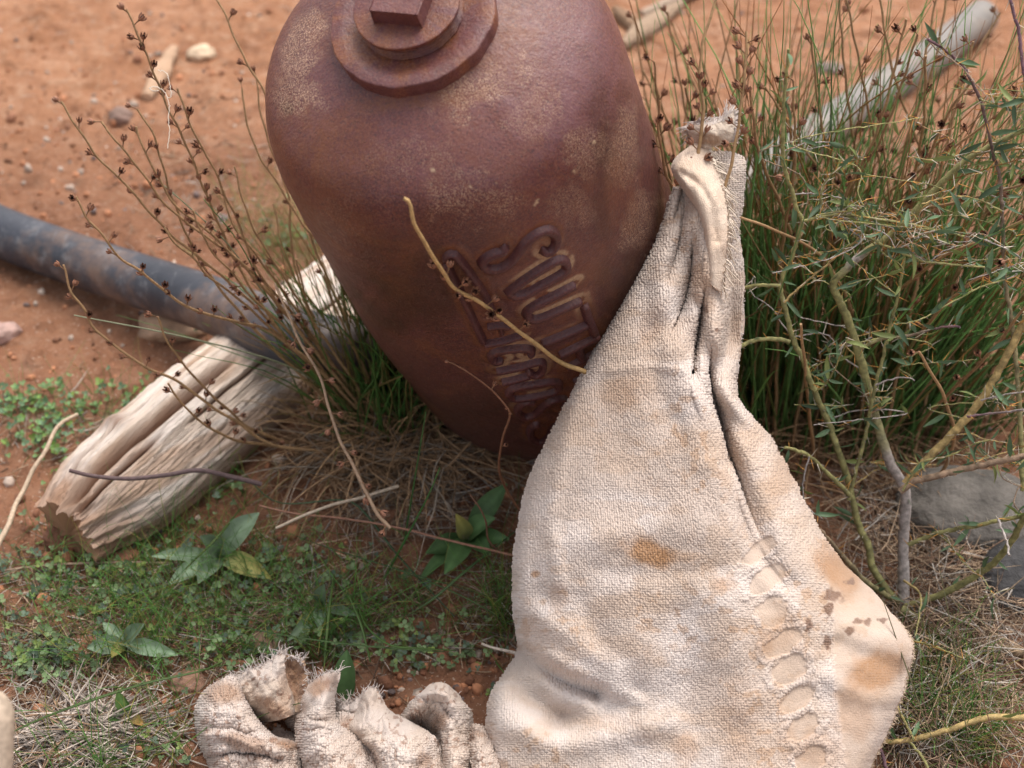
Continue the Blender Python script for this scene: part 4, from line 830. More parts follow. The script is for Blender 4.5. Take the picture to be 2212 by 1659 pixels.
STEMC = np.array([.33, .205, .105])
def dpt(pts, d0, d1):
    L = np.concatenate([[0], np.cumsum([math.dist(a, b) for a, b in zip(pts[:-1], pts[1:])])]); return [(x, y, d0 + (d1 - d0) * (l / L[-1]) ** 1.3) for (x, y), l in zip(pts, L)]
LEFT = [
 ([(273,20),(301,82),(321,130),(342,181),(362,232),(383,273),(410,331),(444,417),(478,496),(510,567),(580,680),(680,800),(800,930)], 26, .5, 1.03),
 ([(132,219),(154,256),(191,311),(219,349),(267,393),(308,441),(342,478),(376,513),(460,580),(560,670),(670,790),(810,945)], 12, .55, 1.02),
 ([(219,263),(239,290),(273,331),(304,369),(328,403),(359,444),(393,472),(437,506),(506,555),(600,640),(710,780),(840,940)], 14, .6, 1.05),
 ([(297,236),(328,284),(345,335),(359,386),(373,430),(430,560),(540,700),(680,840),(790,940)], 5, .35, 1.06),
 ([(294,273),(308,318),(335,369),(362,420),(393,458),(441,492),(540,590),(660,730),(825,935)], 12, .6, 1.05),
 ([(383,191),(400,239),(424,297),(461,362),(485,420),(520,492),(547,567),(620,680),(730,820),(845,950)], 10, .5, 1.04),
 ([(164,424),(185,468),(212,496),(239,533),(267,564),(304,586),(366,637),(421,670),(513,696),(580,715),(690,800),(835,950)], 15, .5, 1.02),
 ([(137,572),(154,630),(183,670),(205,711),(249,747),(311,791),(384,824),(458,879),(513,912),(586,960),(690,974),(780,985)], 16, .65, 1.06),
 ([(341,685),(363,740),(395,784),(439,835),(494,886),(549,930),(660,968)], 8, .8, 1.10),
 ([(363,828),(388,865),(414,894),(458,927),(513,952),(571,960),(680,975)], 6, .7, 1.10),
 ([(458,-20),(475,10),(492,44),(513,96),(540,147),(574,205),(604,290),(634,400),(690,560),(790,780),(880,930)], 6, .35, 1.14),
 ([(523,191),(530,250),(554,325),(581,369),(615,420),(649,478),(680,513),(714,565),(780,700),(870,900)], 6, .8, 1.16),
 ([(554,167),(561,232),(581,308),(608,376),(625,434),(632,547),(680,700),(820,930)], 3, .5, 1.17),
 ([(506,359),(523,427),(547,492),(588,560),(680,700),(850,950)], 3, .3, 1.12),
 ([(355,492),(376,523),(420,560),(450,597),(505,637),(571,696),(660,780),(790,920)], 9, .7, 1.06),
 ([(417,454),(431,492),(455,540),(498,586),(549,648),(600,692),(690,790),(800,920)], 13, .75, 1.07),
 ([(483,410),(500,480),(560,560),(620,640),(700,760),(830,930)], 0, .5, 1.12),
 ([(640,560),(660,640),(700,760),(800,920)], 0, .5, 1.18), ([(590,440),(620,560),(700,720),(830,900)], 0, .5, 1.2), ([(700,600),(740,700),(800,820),(870,930)], 2, .5, 1.2)]
def blade(mb, b, d, L, r, c, c2, rg, bend=.25, n=9, flat=.6, side=None, droop=0.0, ns=4):
    """curved blade from world base b, direction d"""
    d = np.asarray(d, float); d = d / np.linalg.norm(d); s_ = rg.normal(size=3) if side is None else side; s_ = s_ - d * (s_ @ d); s_ /= np.linalg.norm(s_) + 1e-9
    t = np.linspace(0, 1, n); P = b + d * (t * L)[:, None] + s_ * (bend * L * t ** 2)[:, None] - np.array([0, 0, 1.]) * (droop * L * t ** 2.2)[:, None]
    P = P + s_[None] * (.012 * L * np.sin(t * 9 + rg.uniform(0, 6)))[:, None]
    mb.tube(P, r * (1 - .85 * t ** 2.2) + .00008, ns, c, c2, cap=False, flat=flat)
def left_plant():
    base = GS(850, 985); root = empty("onion_weed", base); tag(root, "tall dry onion weed with fanned brown seed stalks left of the vessel", "weed")
    ctr = [0, None]
    for i, (p, nc, ct, d0) in enumerate(LEFT):
        pts = dpt(p, d0, float(gdepth(p[-1][1], .005))); stalk(root, pts, .0016, .0008, M_STEM, STEMC * 1.05, STEMC * 1.15, ncap=nc, cs=.88, cap_to=ct, seed=i, counter=ctr)
    flush_caps(root, ctr)
    rg = np.random.default_rng(4)
    mb = MB()      # green rush leaves
    for i in range(230):
        b = GS(rg.normal(840, 55), rg.normal(940, 22)); d = np.array([rg.normal(-.12, .28), rg.normal(-.05, .2), 1.0]); L = rg.uniform(.12, .30)
        g = np.array([.085, .19, .045]) * rg.uniform(.6, 1.3); tipc = np.array([.30, .17, .07]) if rg.random() < .5 else g * 1.4
        blade(mb, b, d, L, rg.uniform(.0009, .0014), g, tipc, rg, bend=rg.uniform(0, .3), droop=.1)
    for pl, c in (([(328,379),(400,440),(489,523),(560,620),(690,780),(820,930)], (.22, .27, .17)), ([(160,681),(403,729),(622,791),(760,880),(830,930)], (.25, .27, .17)), ([(440,430),(520,530),(600,680),(760,900)], (.10, .2, .06)),
                  ([(920,890),(910,950),(895,1040),(880,1130),(872,1180)], (.07, .17, .05)), ([(950,1010),(930,1060),(900,1120),(830,1250)], (.06, .16, .04))):
        q = np.array(dpt(pl, 1.10, float(gdepth(pl[-1][1])))); q = cr(q, 24); mb.tube(un(q[:, 0], q[:, 1], q[:, 2]), np.linspace(.0008, .0018, 24), 5, c, flat=.5)
    mb.build("green_leaves", M_LEAF, root)
    mb = MB()      # curly straw skirt
    for i in range(1300):
        cx, cy = rg.normal(850, 105), rg.normal(985, 42); b = GS(cx, cy); b[2] += rg.uniform(0, .03); az = rg.uniform(0, 6.28)
        d = np.array([math.cos(az), math.sin(az) * .8, rg.uniform(-.1, .55)]); L = rg.uniform(.03, .11); c = np.array([.36, .225, .125]) * rg.uniform(.5, 1.35)
        if rg.random() < .25: c = np.array([.40, .33, .26]) * rg.uniform(.6, 1.1)
        blade(mb, b, d, L, rg.uniform(.0004, .0009), c, c * 1.1, rg, bend=rg.uniform(-.6, .6), n=9, flat=.7, droop=rg.uniform(.1, .6), ns=3)
    for i in range(160):
        b = GS(rg.normal(850, 60), rg.normal(960, 18)); d = np.array([rg.normal(-.35, .4), rg.normal(-.1, .2), 1.0]); c = np.array([.36, .22, .11]) * rg.uniform(.6, 1.3)
        blade(mb, b, d, rg.uniform(.06, .16), .001, c, c, rg, bend=rg.uniform(0, .6), droop=.3, ns=4)
    mb.build("dry_leaf_skirt", M_STRAW, root)
left_plant()

# lone stalks
def onv(pl, gap, tail):
    out = []
    for k_, (x, y) in enumerate(pl):
        h_ = hit(x, y)
        out.append((x, y, float((surf(h_[0], h_[1], 0.)[0] - CC) @ FW) - gap[0] - (gap[1] - gap[0]) * k_ / (len(pl) - 1)))
    return out + tail
def lone(pts, r0, r1, c, label, name="dry_stalk", cat="stalk", group=None, **kw):
    # one mesh thing with capsule children
    P0 = un(*[np.array(v) for v in pts[-1]]); st = empty(name, P0); tag(st, label, cat, group)
    stalk(st, pts, r0, r1, M_STEM, c, name="stem", **kw); return st
lone(onv([(872,428),(885,440),(898,490),(930,545),(958,590),(985,625),(1040,655),(1100,700),(1160,745),(1215,785)], (.03, .02), [(1262,802,1.062),(1330,835,1.085)]), .0019, .0012, (.46,.30,.13), "thick straw coloured stalk crossing in front of the vessel lettering", ncap=12, cap_from=.22, cap_to=.56, seed=51, wig=.5)
lone(dpt([(843,1141),(817,1112),(799,1080),(769,1018),(732,945),(710,879),(688,806),(652,747),(622,678),(593,612)], 1.06, 1.10), .0009, .0015, (.34,.23,.15), "drooping grey brown stalk with seed capsules hanging down left of the vessel", ncap=14, cap_to=.85, seed=52, wig=.3, cs=.9)
lone([(978,785,1.03),(1005,800,1.03),(1040,825,1.04),(1070,850,1.05),(1098,885,1.06),(1100,905,1.07),(1085,950,1.09),(1078,1010,1.12),(1095,1060,1.15),(1125,1105,1.17)], .0012, .0006, (.20,.09,.05), "thin dark red curved twig in front of the vessel's foot", name="dry_twig", cat="twig", ncap=4, cap_to=.5, seed=53, wig=.2, cs=.55)
lone([(1015,1068,1.14),(1035,1095,1.14),(1050,1130,1.15),(1055,1165,1.16),(1075,1190,1.17),(1110,1215,1.18)], .001, .0006, (.16,.08,.05), "short dark bent twig below the vessel's foot", name="dry_twig", cat="twig", ncap=0, seed=54, wig=.3)
lone([(150,1016,1.15),(200,1028,1.16),(280,1034,1.17),(360,1026,1.18),(430,1016,1.19),(500,1030,1.20),(565,1046,1.21)], .0022, .0016, (.13,.085,.085), "dark purple twig lying across the pale log", name="dry_twig", cat="twig", ncap=0, seed=55, wig=.3)
lone([(168,895,1.23),(130,915,1.22),(105,960,1.21),(70,1020,1.20),(40,1080,1.19),(10,1150,1.17),(-30,1230,1.15)], .0026, .0016, (.50,.38,.27), "pale straw twig standing at the left edge beside the log", name="dry_twig", cat="twig", ncap=0, seed=56, wig=.8)
lone([(596,1141,1.17),(660,1112,1.175),(720,1090,1.18),(780,1075,1.19),(860,1050,1.2)], .0014, .0012, (.50,.40,.30), "pale straight straw below the drooping stalk", name="dry_twig", cat="twig", ncap=0, seed=57, wig=.2)
lone([(10,1232,1.19),(120,1220,1.19),(260,1215,1.19),(400,1218,1.2),(560,1225,1.2)], .0012, .0010, (.38,.27,.19), "long thin dry straw lying in the clover below the log", name="dry_twig", cat="twig", ncap=0, seed=58, wig=.9)
lone([(560,1092,1.2),(640,1110,1.19),(740,1120,1.19),(860,1140,1.18),(960,1165,1.17),(1110,1200,1.16)], .0011, .0008, (.30,.15,.10), "long reddish twig running from the straw towards the hanging towel", name="dry_twig", cat="twig", ncap=0, seed=59, wig=.5)
# right of vessel: three sharp stalks
lone([(1694,-10,1.0),(1680,0,1.0)], .001, .001, (.3,.2,.1), "x", ncap=0) if False else None
lone(dpt([(1548,-5),(1530,50),(1515,110),(1512,180),(1520,240),(1512,300),(1506,360),(1500,440)], 1.00, 1.04), .0015, .0010, (.38,.24,.12), "curved seed stalk poking through the towel's frayed top curl", ncap=12, cap_from=.35, cap_to=.86, seed=61)
lone(dpt([(1612,68),(1612,110),(1610,150),(1605,200),(1598,250),(1585,330),(1568,400),(1556,460),(1540,560)], 1.00, 1.04), .0014, .0009, (.38,.24,.12), "straight seed stalk in front of the towel's terry corner", ncap=13, cap_to=.48, seed=62)
lone(dpt([(1426,218),(1422,260),(1425,300),(1432,345),(1440,380),(1450,400),(1462,430)], 1.03, 1.08), .0013, .0008, (.36,.2,.1), "short seed stalk squeezed between vessel and towel", ncap=6, cap_from=.15, cap_to=.85, seed=63)

# thread caught on a stalk
mb = MB(); rg = np.random.default_rng(3)
for pl in ([(340,152),(352,153),(362,162),(366,180),(370,200),(366,212),(358,206)], [(323,190),(334,186),(345,190),(356,200),(361,212),(366,230),(364,255),(366,280),(365,300),(362,320)], [(323,190),(330,196),(342,196)]):
    q = np.array([(x, y, 1.025) for x, y in pl]); q = cr(q, 50); q[:, :2] += rg.normal(size=(50, 2)) * .7; mb.tube(un(q[:, 0], q[:, 1], q[:, 2]), .00033, 4, (.72, .64, .54))
o = mb.build("cotton_thread", M_THREAD, loc=un(*[np.array(v) for v in (345., 200., 1.025)])); tag(o, "loose white cotton thread caught on the tallest seed stalk", "thread")

# ------------------------------------------------------------------ right hand clump
def right_clumps():
    rg = np.random.default_rng(12)
    specs = [("broad clump of rush-like green onion weed behind the towel and thorny shrub", 1830, 900, 150, 45, 900, 15, (0.05, .05)),
             ("sparser onion weed clump with tan stalks between the vessel and the towel top", 1560, 770, 75, 32, 330, 6, (.0, .02))]
    for label, cx, cy, sx, sy, nl, nst, lean in specs:
        base = GS(cx, cy); root = empty("onion_weed", base); tag(root, label, "weed"); ctr = [0, None]
        mb = MB()
        for i in range(nl):
            bx, by = rg.normal(cx, sx), rg.normal(cy, sy); b = GS(bx, by); fan = (bx - cx) / sx
            d = np.array([lean[0] + .11 * fan + rg.normal(0, .15), rg.normal(0, .16), 1.0]); L = rg.uniform(.14, .33) if rg.random() < .7 else rg.uniform(.30, .50)
            g = np.array([.10, .205, .055]) * rg.uniform(.55, 1.5); u = rg.random()
            if u < .13: g = np.array([.40, .25, .13]) * rg.uniform(.6, 1.2); tc = g
            elif u < .36: tc = np.array([.38, .15, .06])
            else: tc = g * 1.7 + .03
            blade(mb, b, d, L, rg.uniform(.0009, .0015), g, tc, rg, bend=rg.uniform(0, .25) * rg.choice([1, 1, 2]), n=12, flat=.7, droop=rg.uniform(0, .15))
        mb.build("green_leaves", M_LEAF, root)
        mb = MB()
        for i in range(int(nl * .7)):
            b = GS(rg.normal(cx, sx * 1.2), rg.normal(cy + 30, sy * 1.3)); az = rg.uniform(0, 6.28); d = np.array([math.cos(az), math.sin(az), rg.uniform(.0, .9)]); c = np.array([.40, .25, .14]) * rg.uniform(.5, 1.3)
            blade(mb, b, d, rg.uniform(.05, .16), rg.uniform(.0005, .001), c, c, rg, bend=rg.uniform(-.5, .5), droop=rg.uniform(.1, .5), ns=3)
        mb.build("dry_leaf_skirt", M_STRAW, root)
        for i in range(nst):
            bx = rg.normal(cx, sx * .8); by = rg.normal(cy, sy)
            if cx > 1700: tx = 1640 + (i + rg.uniform(-.4, .4)) * (2230 - 1640) / nst; ty = rg.uniform(-120, 260)
            else: tx = 1370 + (i + rg.uniform(-.4, .4)) * 22; ty = rg.uniform(-140, 200)
            bd = float(gdepth(by)); td = bd * rg.uniform(.80, .95)
            mx = (bx * .5 + tx * .5) - (tx - bx) * .12; pts = [(tx, ty, td), ((tx * .75 + bx * .25) + rg.normal(0, 6), ty * .75 + by * .25, td * .8 + bd * .2), (mx + rg.normal(0, 8), (ty + by) / 2, (td + bd) / 2), (bx, by, bd)]
            stalk(root, pts, .0017, .0009, M_STEM, STEMC * rg.uniform(.8, 1.15), STEMC * rg.uniform(.9, 1.3), ncap=int(rg.integers(4, 9)), cap_to=rg.uniform(.35, .6), seed=200 + i, counter=ctr)
        if cx > 1700:
            for j, pl in enumerate(([(2212,204),(2061,318),(1915,420),(1806,529),(1722,640),(1690,800)], [(2098,175),(2043,256),(1952,456),(1806,640),(1780,820)], [(2230,466),(2120,520),(2025,562),(1900,680),(1850,850)], [(2212,398),(2076,435),(1842,489),(1762,606),(1720,800)],
                                    [(1620,190),(1640,330),(1700,480),(1740,640),(1760,820)], [(2000,120),(1990,300),(1930,560),(1880,800)], [(2180,560),(2060,640),(1960,760),(1900,880)], [(1600,470),(1680,500),(1780,560),(1850,700),(1880,860)], [(2230,640),(2140,760),(2020,880),(1960,960)],
                                    [(1985,760),(2040,860),(2060,960),(2010,1060)], [(1730,700),(1745,860),(1760,1000)])):
                stalk(root, dpt(pl, 1.03, float(gdepth(pl[-1][1]))), .0018, .001, M_STEM, STEMC * rg.uniform(.9, 1.3), STEMC * rg.uniform(1.0, 1.4), ncap=[10, 12, 10, 9, 9, 8, 6, 0, 8, 3, 0][j], cap_to=.55, seed=300 + j, counter=ctr)
        flush_caps(root, ctr)
right_clumps()

# ------------------------------------------------------------------ thorny shrub
OL = np.array([.225, .21, .085]); YL = np.array([.38, .275, .115]); BR = np.array([.24, .165, .11]); GY = np.array([.34, .30, .28]); PU = np.array([.17, .09, .11])
BRANCH = [ # points, depth start..end, r0 px, r1 px, colour start, colour end, leaves, thorns
 ([(1952,1330),(1952,1257),(1952,1163),(1955,1064),(1921,996),(1891,898),(1865,800),(1849,742),(1826,677),(1807,638),(1800,612),(1820,589),(1849,560),(1875,540),(1933,500),(2007,424),(2072,358),(2134,318),(2212,281),(2290,250)], 1.165, 1.0, 15, 6, GY, OL, 14, 20),
 ([(1944,1062),(1975,1040),(2022,1028),(2119,1005),(2212,986),(2300,975)], 1.10, 1.06, 9, 8, BR, BR, 8, 8),
 ([(1955,1045),(2005,989),(2054,940),(2119,865),(2168,781),(2212,696),(2260,600)], 1.11, 1.05, 10, 10, YL, YL, 3, 6),
 ([(1945,1312),(1915,1272),(1886,1228),(1875,1181),(1850,1119),(1836,1054),(1813,979),(1787,908),(1761,849),(1735,781),(1712,729),(1693,654),(1686,615),(1706,566),(1725,511),(1733,475),(1722,456),(1714,420),(1696,372),(1691,329),(1693,256),(1696,183),(1703,106)], 1.165, 1.0, 10, 4, OL, OL * 1.35, 22, 40),
 ([(1833,1080),(1859,979),(1878,898),(1891,833),(1908,768),(1924,696),(1940,638),(1953,550)], 1.13, 1.06, 5, 4, OL, OL * 1.1, 12, 12),
 ([(1706,739),(1673,732),(1631,735),(1590,755),(1560,775)], 1.08, 1.075, 6, 5, OL, OL * 1.2, 1, 3),
 ([(1686,618),(1647,616),(1602,625),(1570,640)], 1.05, 1.075, 5, 5, OL, OL * 1.2, 1, 2),
 ([(1859,752),(1908,732),(1973,722),(2038,706),(2074,706)], 1.07, 1.03, 4.5, 3, OL, PU, 9, 8),
 ([(2210,1060),(2205,960),(2200,850),(2190,730),(2184,686),(2171,605),(2168,540),(2164,456),(2160,383),(2145,329),(2134,278),(2116,212),(2098,175),(2080,142),(2043,110),(2003,84)], 1.10, .98, 7, 3.5, OL * 1.1, PU, 34, 40),
 ([(1733,477),(1806,464),(1879,471),(1988,489),(2083,511)], 1.03, 1.0, 4, 2.5, OL * 1.2, OL * 1.4, 10, 26),
 ([(1806,467),(1860,504),(1934,540),(2007,566),(2127,577)], 1.03, 1.0, 3.6, 2.5, OL * 1.2, OL * 1.4, 8, 26),
 ([(1776,460),(1773,420),(1791,383),(1824,354),(1864,340)], 1.03, 1.0, 3.6, 2, OL * 1.1, OL * 1.3, 10, 36),
 ([(1955,1310),(2025,1287),(2098,1250),(2153,1210),(2190,1160),(2212,1120),(2260,1070)], 1.16, 1.06, 9, 8, OL, OL, 4, 6),
 ([(1962,1177),(2025,1152),(2098,1137),(2171,1122),(2212,1115),(2280,1105)], 1.13, 1.07, 6, 5.5, OL * .9, OL * 1.2, 10, 34),
 ([(1945,1318),(1988,1345),(2061,1382),(2153,1400),(2212,1411),(2290,1425)], 1.150, 1.10, 15, 12, OL * .8, BR * 1.2, 0, 2),
 ([(1940,1300),(1871,1258),(1824,1206),(1775,1150),(1762,1141)], 1.16, 1.08, 8, 6, OL * .8, BR, 3, 4),
 ([(1836,1071),(1794,1028),(1748,986),(1720,972),(1696,966)], 1.11, 1.06, 6.5, 4, OL, OL * 1.2, 5, 22),
 ([(1870,1606),(1970,1597),(2061,1572),(2134,1550),(2212,1551),(2300,1560)], 1.04, 1.03, 6, 9, YL, YL, 2, 4),
 ([(1952,1254),(1985,1279),(1988,1316),(1977,1374)], 1.14, 1.08, 3.2, 2, YL, OL, 2, 2),
 ([(1941,1374),(2007,1393),(2080,1422)], 1.10, 1.05, 3, 2, OL * 1.2, OL * 1.2, 5, 26),
 ([(2178,-20),(2190,30),(2200,66),(2211,146),(2230,260)], .99, 1.0, 4, 5, PU, PU, 2, 10),
 ([(1891,833),(1920,820),(1960,816),(1975,822)], 1.10, 1.08, 2.5, 1.5, GY, GY * 1.3, 0, 1),
 ([(2119,865),(2160,855),(2212,846)], 1.08, 1.05, 2.5, 2, GY, GY * 1.3, 0, 1), ([(2090,900),(2140,893),(2212,885)], 1.08, 1.04, 3, 3, PU, GY, 0, 3),
 ([(1761,849),(1790,820),(1820,760),(1830,730)], 1.09, 1.03, 2.4, 1.6, OL * 1.2, OL * 1.2, 7, 4), ([(1693,654),(1740,610),(1800,560),(1850,520),(1900,450)], 1.06, 1.02, 3, 2, YL, YL * .8, 8, 8),
 ([(2171,605),(2120,620),(2060,650),(1990,690),(1930,700)], 1.05, 1.03, 2.6, 1.6, OL * 1.2, OL * 1.3, 8, 12), ([(2164,456),(2110,430),(2050,425),(1990,440)], 1.03, 1.0, 2.6, 1.6, OL * 1.2, YL, 8, 16), ([(2160,383),(2200,340),(2240,300)], 1.03, 1.0, 3, 2, OL, OL, 9, 8),
 ([(2145,329),(2090,330),(2030,345),(1965,340)], 1.03, 1.0, 2.4, 1.4, YL, YL, 8, 16), ([(2116,212),(2160,230),(2212,215)], 1.0, .98, 2.4, 1.4, OL, OL, 12, 8), ([(1950,1060),(1990,1000),(2050,985),(2100,960),(2140,950)], 1.09, 1.05, 2.6, 1.8, OL * 1.2, OL * 1.3, 12, 12),
 ([(1890,1590),(1912,1650),(1930,1720)], 1.03, 1.0, 5, 5, PU, PU, 0, 2), ([(1960,1597),(1995,1640),(2020,1700)], 1.04, 1.0, 4, 4, OL * 1.2, OL, 2, 4), ([(1920,1480),(1945,1540),(1975,1600)], 1.08, 1.03, 3.5, 4, YL, OL, 2, 4),
 ([(2155,1120),(2175,1170),(2180,1200)], 1.07, 1.05, 3, 3, GY, GY, 0, 3), ([(1748,986),(1735,1040),(1740,1090),(1775,1120)], 1.07, 1.09, 2.5, 2, GY, GY * 1.2, 4, 4)]
_t = np.random.default_rng(77)
for _k in range(60):   # fine side twigs springing from the main limbs
    _b = BRANCH[int(_t.choice([0, 0, 3, 3, 8, 8, 2, 4, 9, 10, 13]))]; _i = int(_t.integers(len(_b[0]) // 4, len(_b[0]))); _x, _y = _b[0][_i]; _d = _b[1] + (_b[2] - _b[1]) * (_i / len(_b[0])) ** 1.3
    _a = _t.uniform(-2.9, -.3) if _t.random() < .7 else _t.uniform(-.6, .9); _L = _t.uniform(60, 240); _c = [OL * 1.2, GY, OL * 1.5, BR * 1.2, YL, STEMC * 1.2][int(_t.integers(6))]
    if _x + math.cos(_a) * _L < 1625: _a = math.pi - _a
    _p = [(_x + math.cos(_a + _q * .25 * _t.normal()) * _L * _q / 4, _y + math.sin(_a + _q * .12) * _L * _q / 4) for _q in range(5)]
    BRANCH.append((_p, _d, _d - _t.uniform(-.02, .05), 1.9, 1.0, _c, _c * 1.2, int(_t.integers(1, 7)), int(_t.integers(6, 18))))
def shrub():
    base = GS(1950, 1318); root = empty("thorny_shrub", base); tag(root, "spiny olive branched shrub with small leaves right of the hanging towel", "shrub")
    rg = np.random.default_rng(5); LM = MB(); TM = MB()
    for bi, (p, d0, d1, r0, r1, c0, c1, nl, nth) in enumerate(BRANCH):
        pts = np.array([(x, y, d) for (x, y, d) in dpt(p, d0, d1)]); n = max(14, int(np.linalg.norm(np.diff(pts[:, :2], axis=0), axis=1).sum() / 9)); q = cr(pts, n)
        q[1:-1, :2] += rg.normal(size=(n - 2, 2)) * .8
        P = un(q[:, 0], q[:, 1], q[:, 2]); rr = .86 * np.linspace(r0, r1, n) / F_ * q[:, 2] * (1 + .05 * rg.normal(size=n).clip(-1, 1)); f = np.linspace(0, 1, n)[:, None]
        C = c0 * (1 - f) + c1 * f; C = C * (1 + .18 * rg.normal(size=(n, 1)).clip(-1.5, 1.5))
        if bi == 0:
            k = sstep(.30, .24, f[:, 0]) ; k = np.maximum(k, np.exp(-((f[:, 0] - .60) / .02) ** 2)); C = cmix(np.ones((n, 3)) * OL * 1.1, np.clip(k + .3 * rg.random(n) * (f[:, 0] < .4), 0, 1), GY)
        mb = MB(); mb.tube(P, rr, 9 if r0 > 5 else 6, C)
        # bark scales
        for k in range(int(n * .8)):
            i = rg.integers(0, n); dd = rg.normal(size=3); dd /= np.linalg.norm(dd); mb.tube(np.array([P[i] + dd * rr[i] * .7, P[i] + dd * (rr[i] + .0009)]), [.0005, .0002], 3, GY, cap=False)
        for k in range(int(nth * 1.2)):
            i = rg.integers(0, n); dd = rg.normal(size=3) * [1, .6, 1]; dd /= np.linalg.norm(dd); L = rg.uniform(.005, .013); c = np.array([.55, .27, .07]) if rg.random() < .55 else np.array([.62, .55, .44])
            mb.tube(np.array([P[i], P[i] + dd * L * .5, P[i] + dd * L]), [.00045, .0003, .00008], 3, c, cap=False)
        mb.build("branch", M_BARK, root)
        for k in range(int(nl * 1.35)):
            i = int(rg.integers(int(n * .15), n)); dd = rg.normal(size=3) * [1, .6, .9] + [0, 0, .2]; dd /= np.linalg.norm(dd); L = rg.uniform(.008, .020); g = np.array([.10, .165, .085]) * rg.uniform(.6, 1.35)
            if rg.random() < .25: g = np.array([.20, .24, .08])
            LM.leaf(P[i] + dd * rr[i], P[i] + dd * (L + rr[i]), L * .20, rg.normal(size=3) + [0, -.6, .8], g, n=6, cup=.3, bend=rg.uniform(-.12, .12))
    LM.build("leaves", M_LEAF, root)
    # burr
shrub()

# ------------------------------------------------------------------ rosettes
def rosette(px, py, leaves, label, h=.012, seed=0, col=(.20, .28, .18)):
    base = GS(px, py); root = empty("leaf_rosette", base); tag(root, label, "plant", "broad leaved rosettes on the ground")
    rg = np.random.default_rng(seed)
    for k, (tx, ty, wpx, tz, tint) in enumerate(leaves):
        t = GS(tx, ty, tz * 1.1 + .006); b = base + [0, 0, .006]; w_ = wpx / F_ * float(gdepth(ty)); mb = MB()
        c = np.array(col) * {0: 1., 1: 1.25, 2: .8}[tint % 3]; c2 = np.array([.42, .36, .10]) if tint == 3 else (np.array([.50, .28, .08]) if tint == 4 else c * 1.05)
        if tint >= 3: c = np.array([.26, .30, .13])
        d = t - b; up = np.array([0, -.5, 1.]) + rg.normal(size=3) * .15
        mb.leaf(b, t, w_, up, c, n=16, cup=.35, bend=rg.uniform(.03, .10), c2=c2, wave=.01, tipw=.75); mb.build("leaf", M_LEAF, root)
    mb = MB(); mb.tube(np.array([base - [0, 0, .004], base + [0, 0, .006]]), [.002, .0025], 8, (.2, .25, .14)); mb.build("crown", M_LEAF, root)
    return root
rosette(478, 1212, [(560,1108,52,.03,0),(432,1158,44,.035,2),(328,1202,30,.012,1),(364,1262,42,.006,1),(428,1260,44,.012,0),(585,1250,46,.006,3),(488,1188,14,.02,0)], "large rosette of six broad grey green leaves below the log", seed=1)
rosette(272, 1400, [(188,1400,40,.012,0),(222,1345,26,.010,1),(312,1348,34,.03,0),(385,1415,34,.010,1),(240,1420,26,.006,3),(277,1398,18,.012,2)], "flat rosette with rounded leaves in clover left of the crumpled towel", seed=2)
rosette(700, 1320, [(620,1385,28,.008,0),(702,1262,34,.05,2),(636,1372,30,.006,3),(690,1360,30,.01,1),(770,1330,24,.01,2)], "rosette with one upright leaf between grass blades above the crumpled towel", seed=3)
rosette(745, 1520, [(750,1404,46,.030,2),(735,1440,30,.015,1),(768,1476,26,.008,2)], "rosette with a tall oval leaf right behind the crumpled towel", seed=4, col=(.10, .19, .07))
rosette(282, 1556, [(255,1490,26,.03,1),(286,1535,20,.012,2),(232,1556,22,.008,0),(312,1568,22,.008,4),(262,1498,22,.02,0)], "small upright rosette with one yellow leaf beside the shredded straw", seed=5, col=(.13,.24,.07))
rosette(1010, 1175, [(920,1195,44,.01,2),(1095,1045,46,.03,2),(1070,1120,50,.03,0),(960,1240,44,.01,1),(905,1255,30,.006,0),(1060,1200,40,.015,2),(985,1110,34,.03,3),(1100,1165,40,.02,0)], "dark green rosette in the shade under the vessel's foot", seed=6, col=(.10,.19,.07))

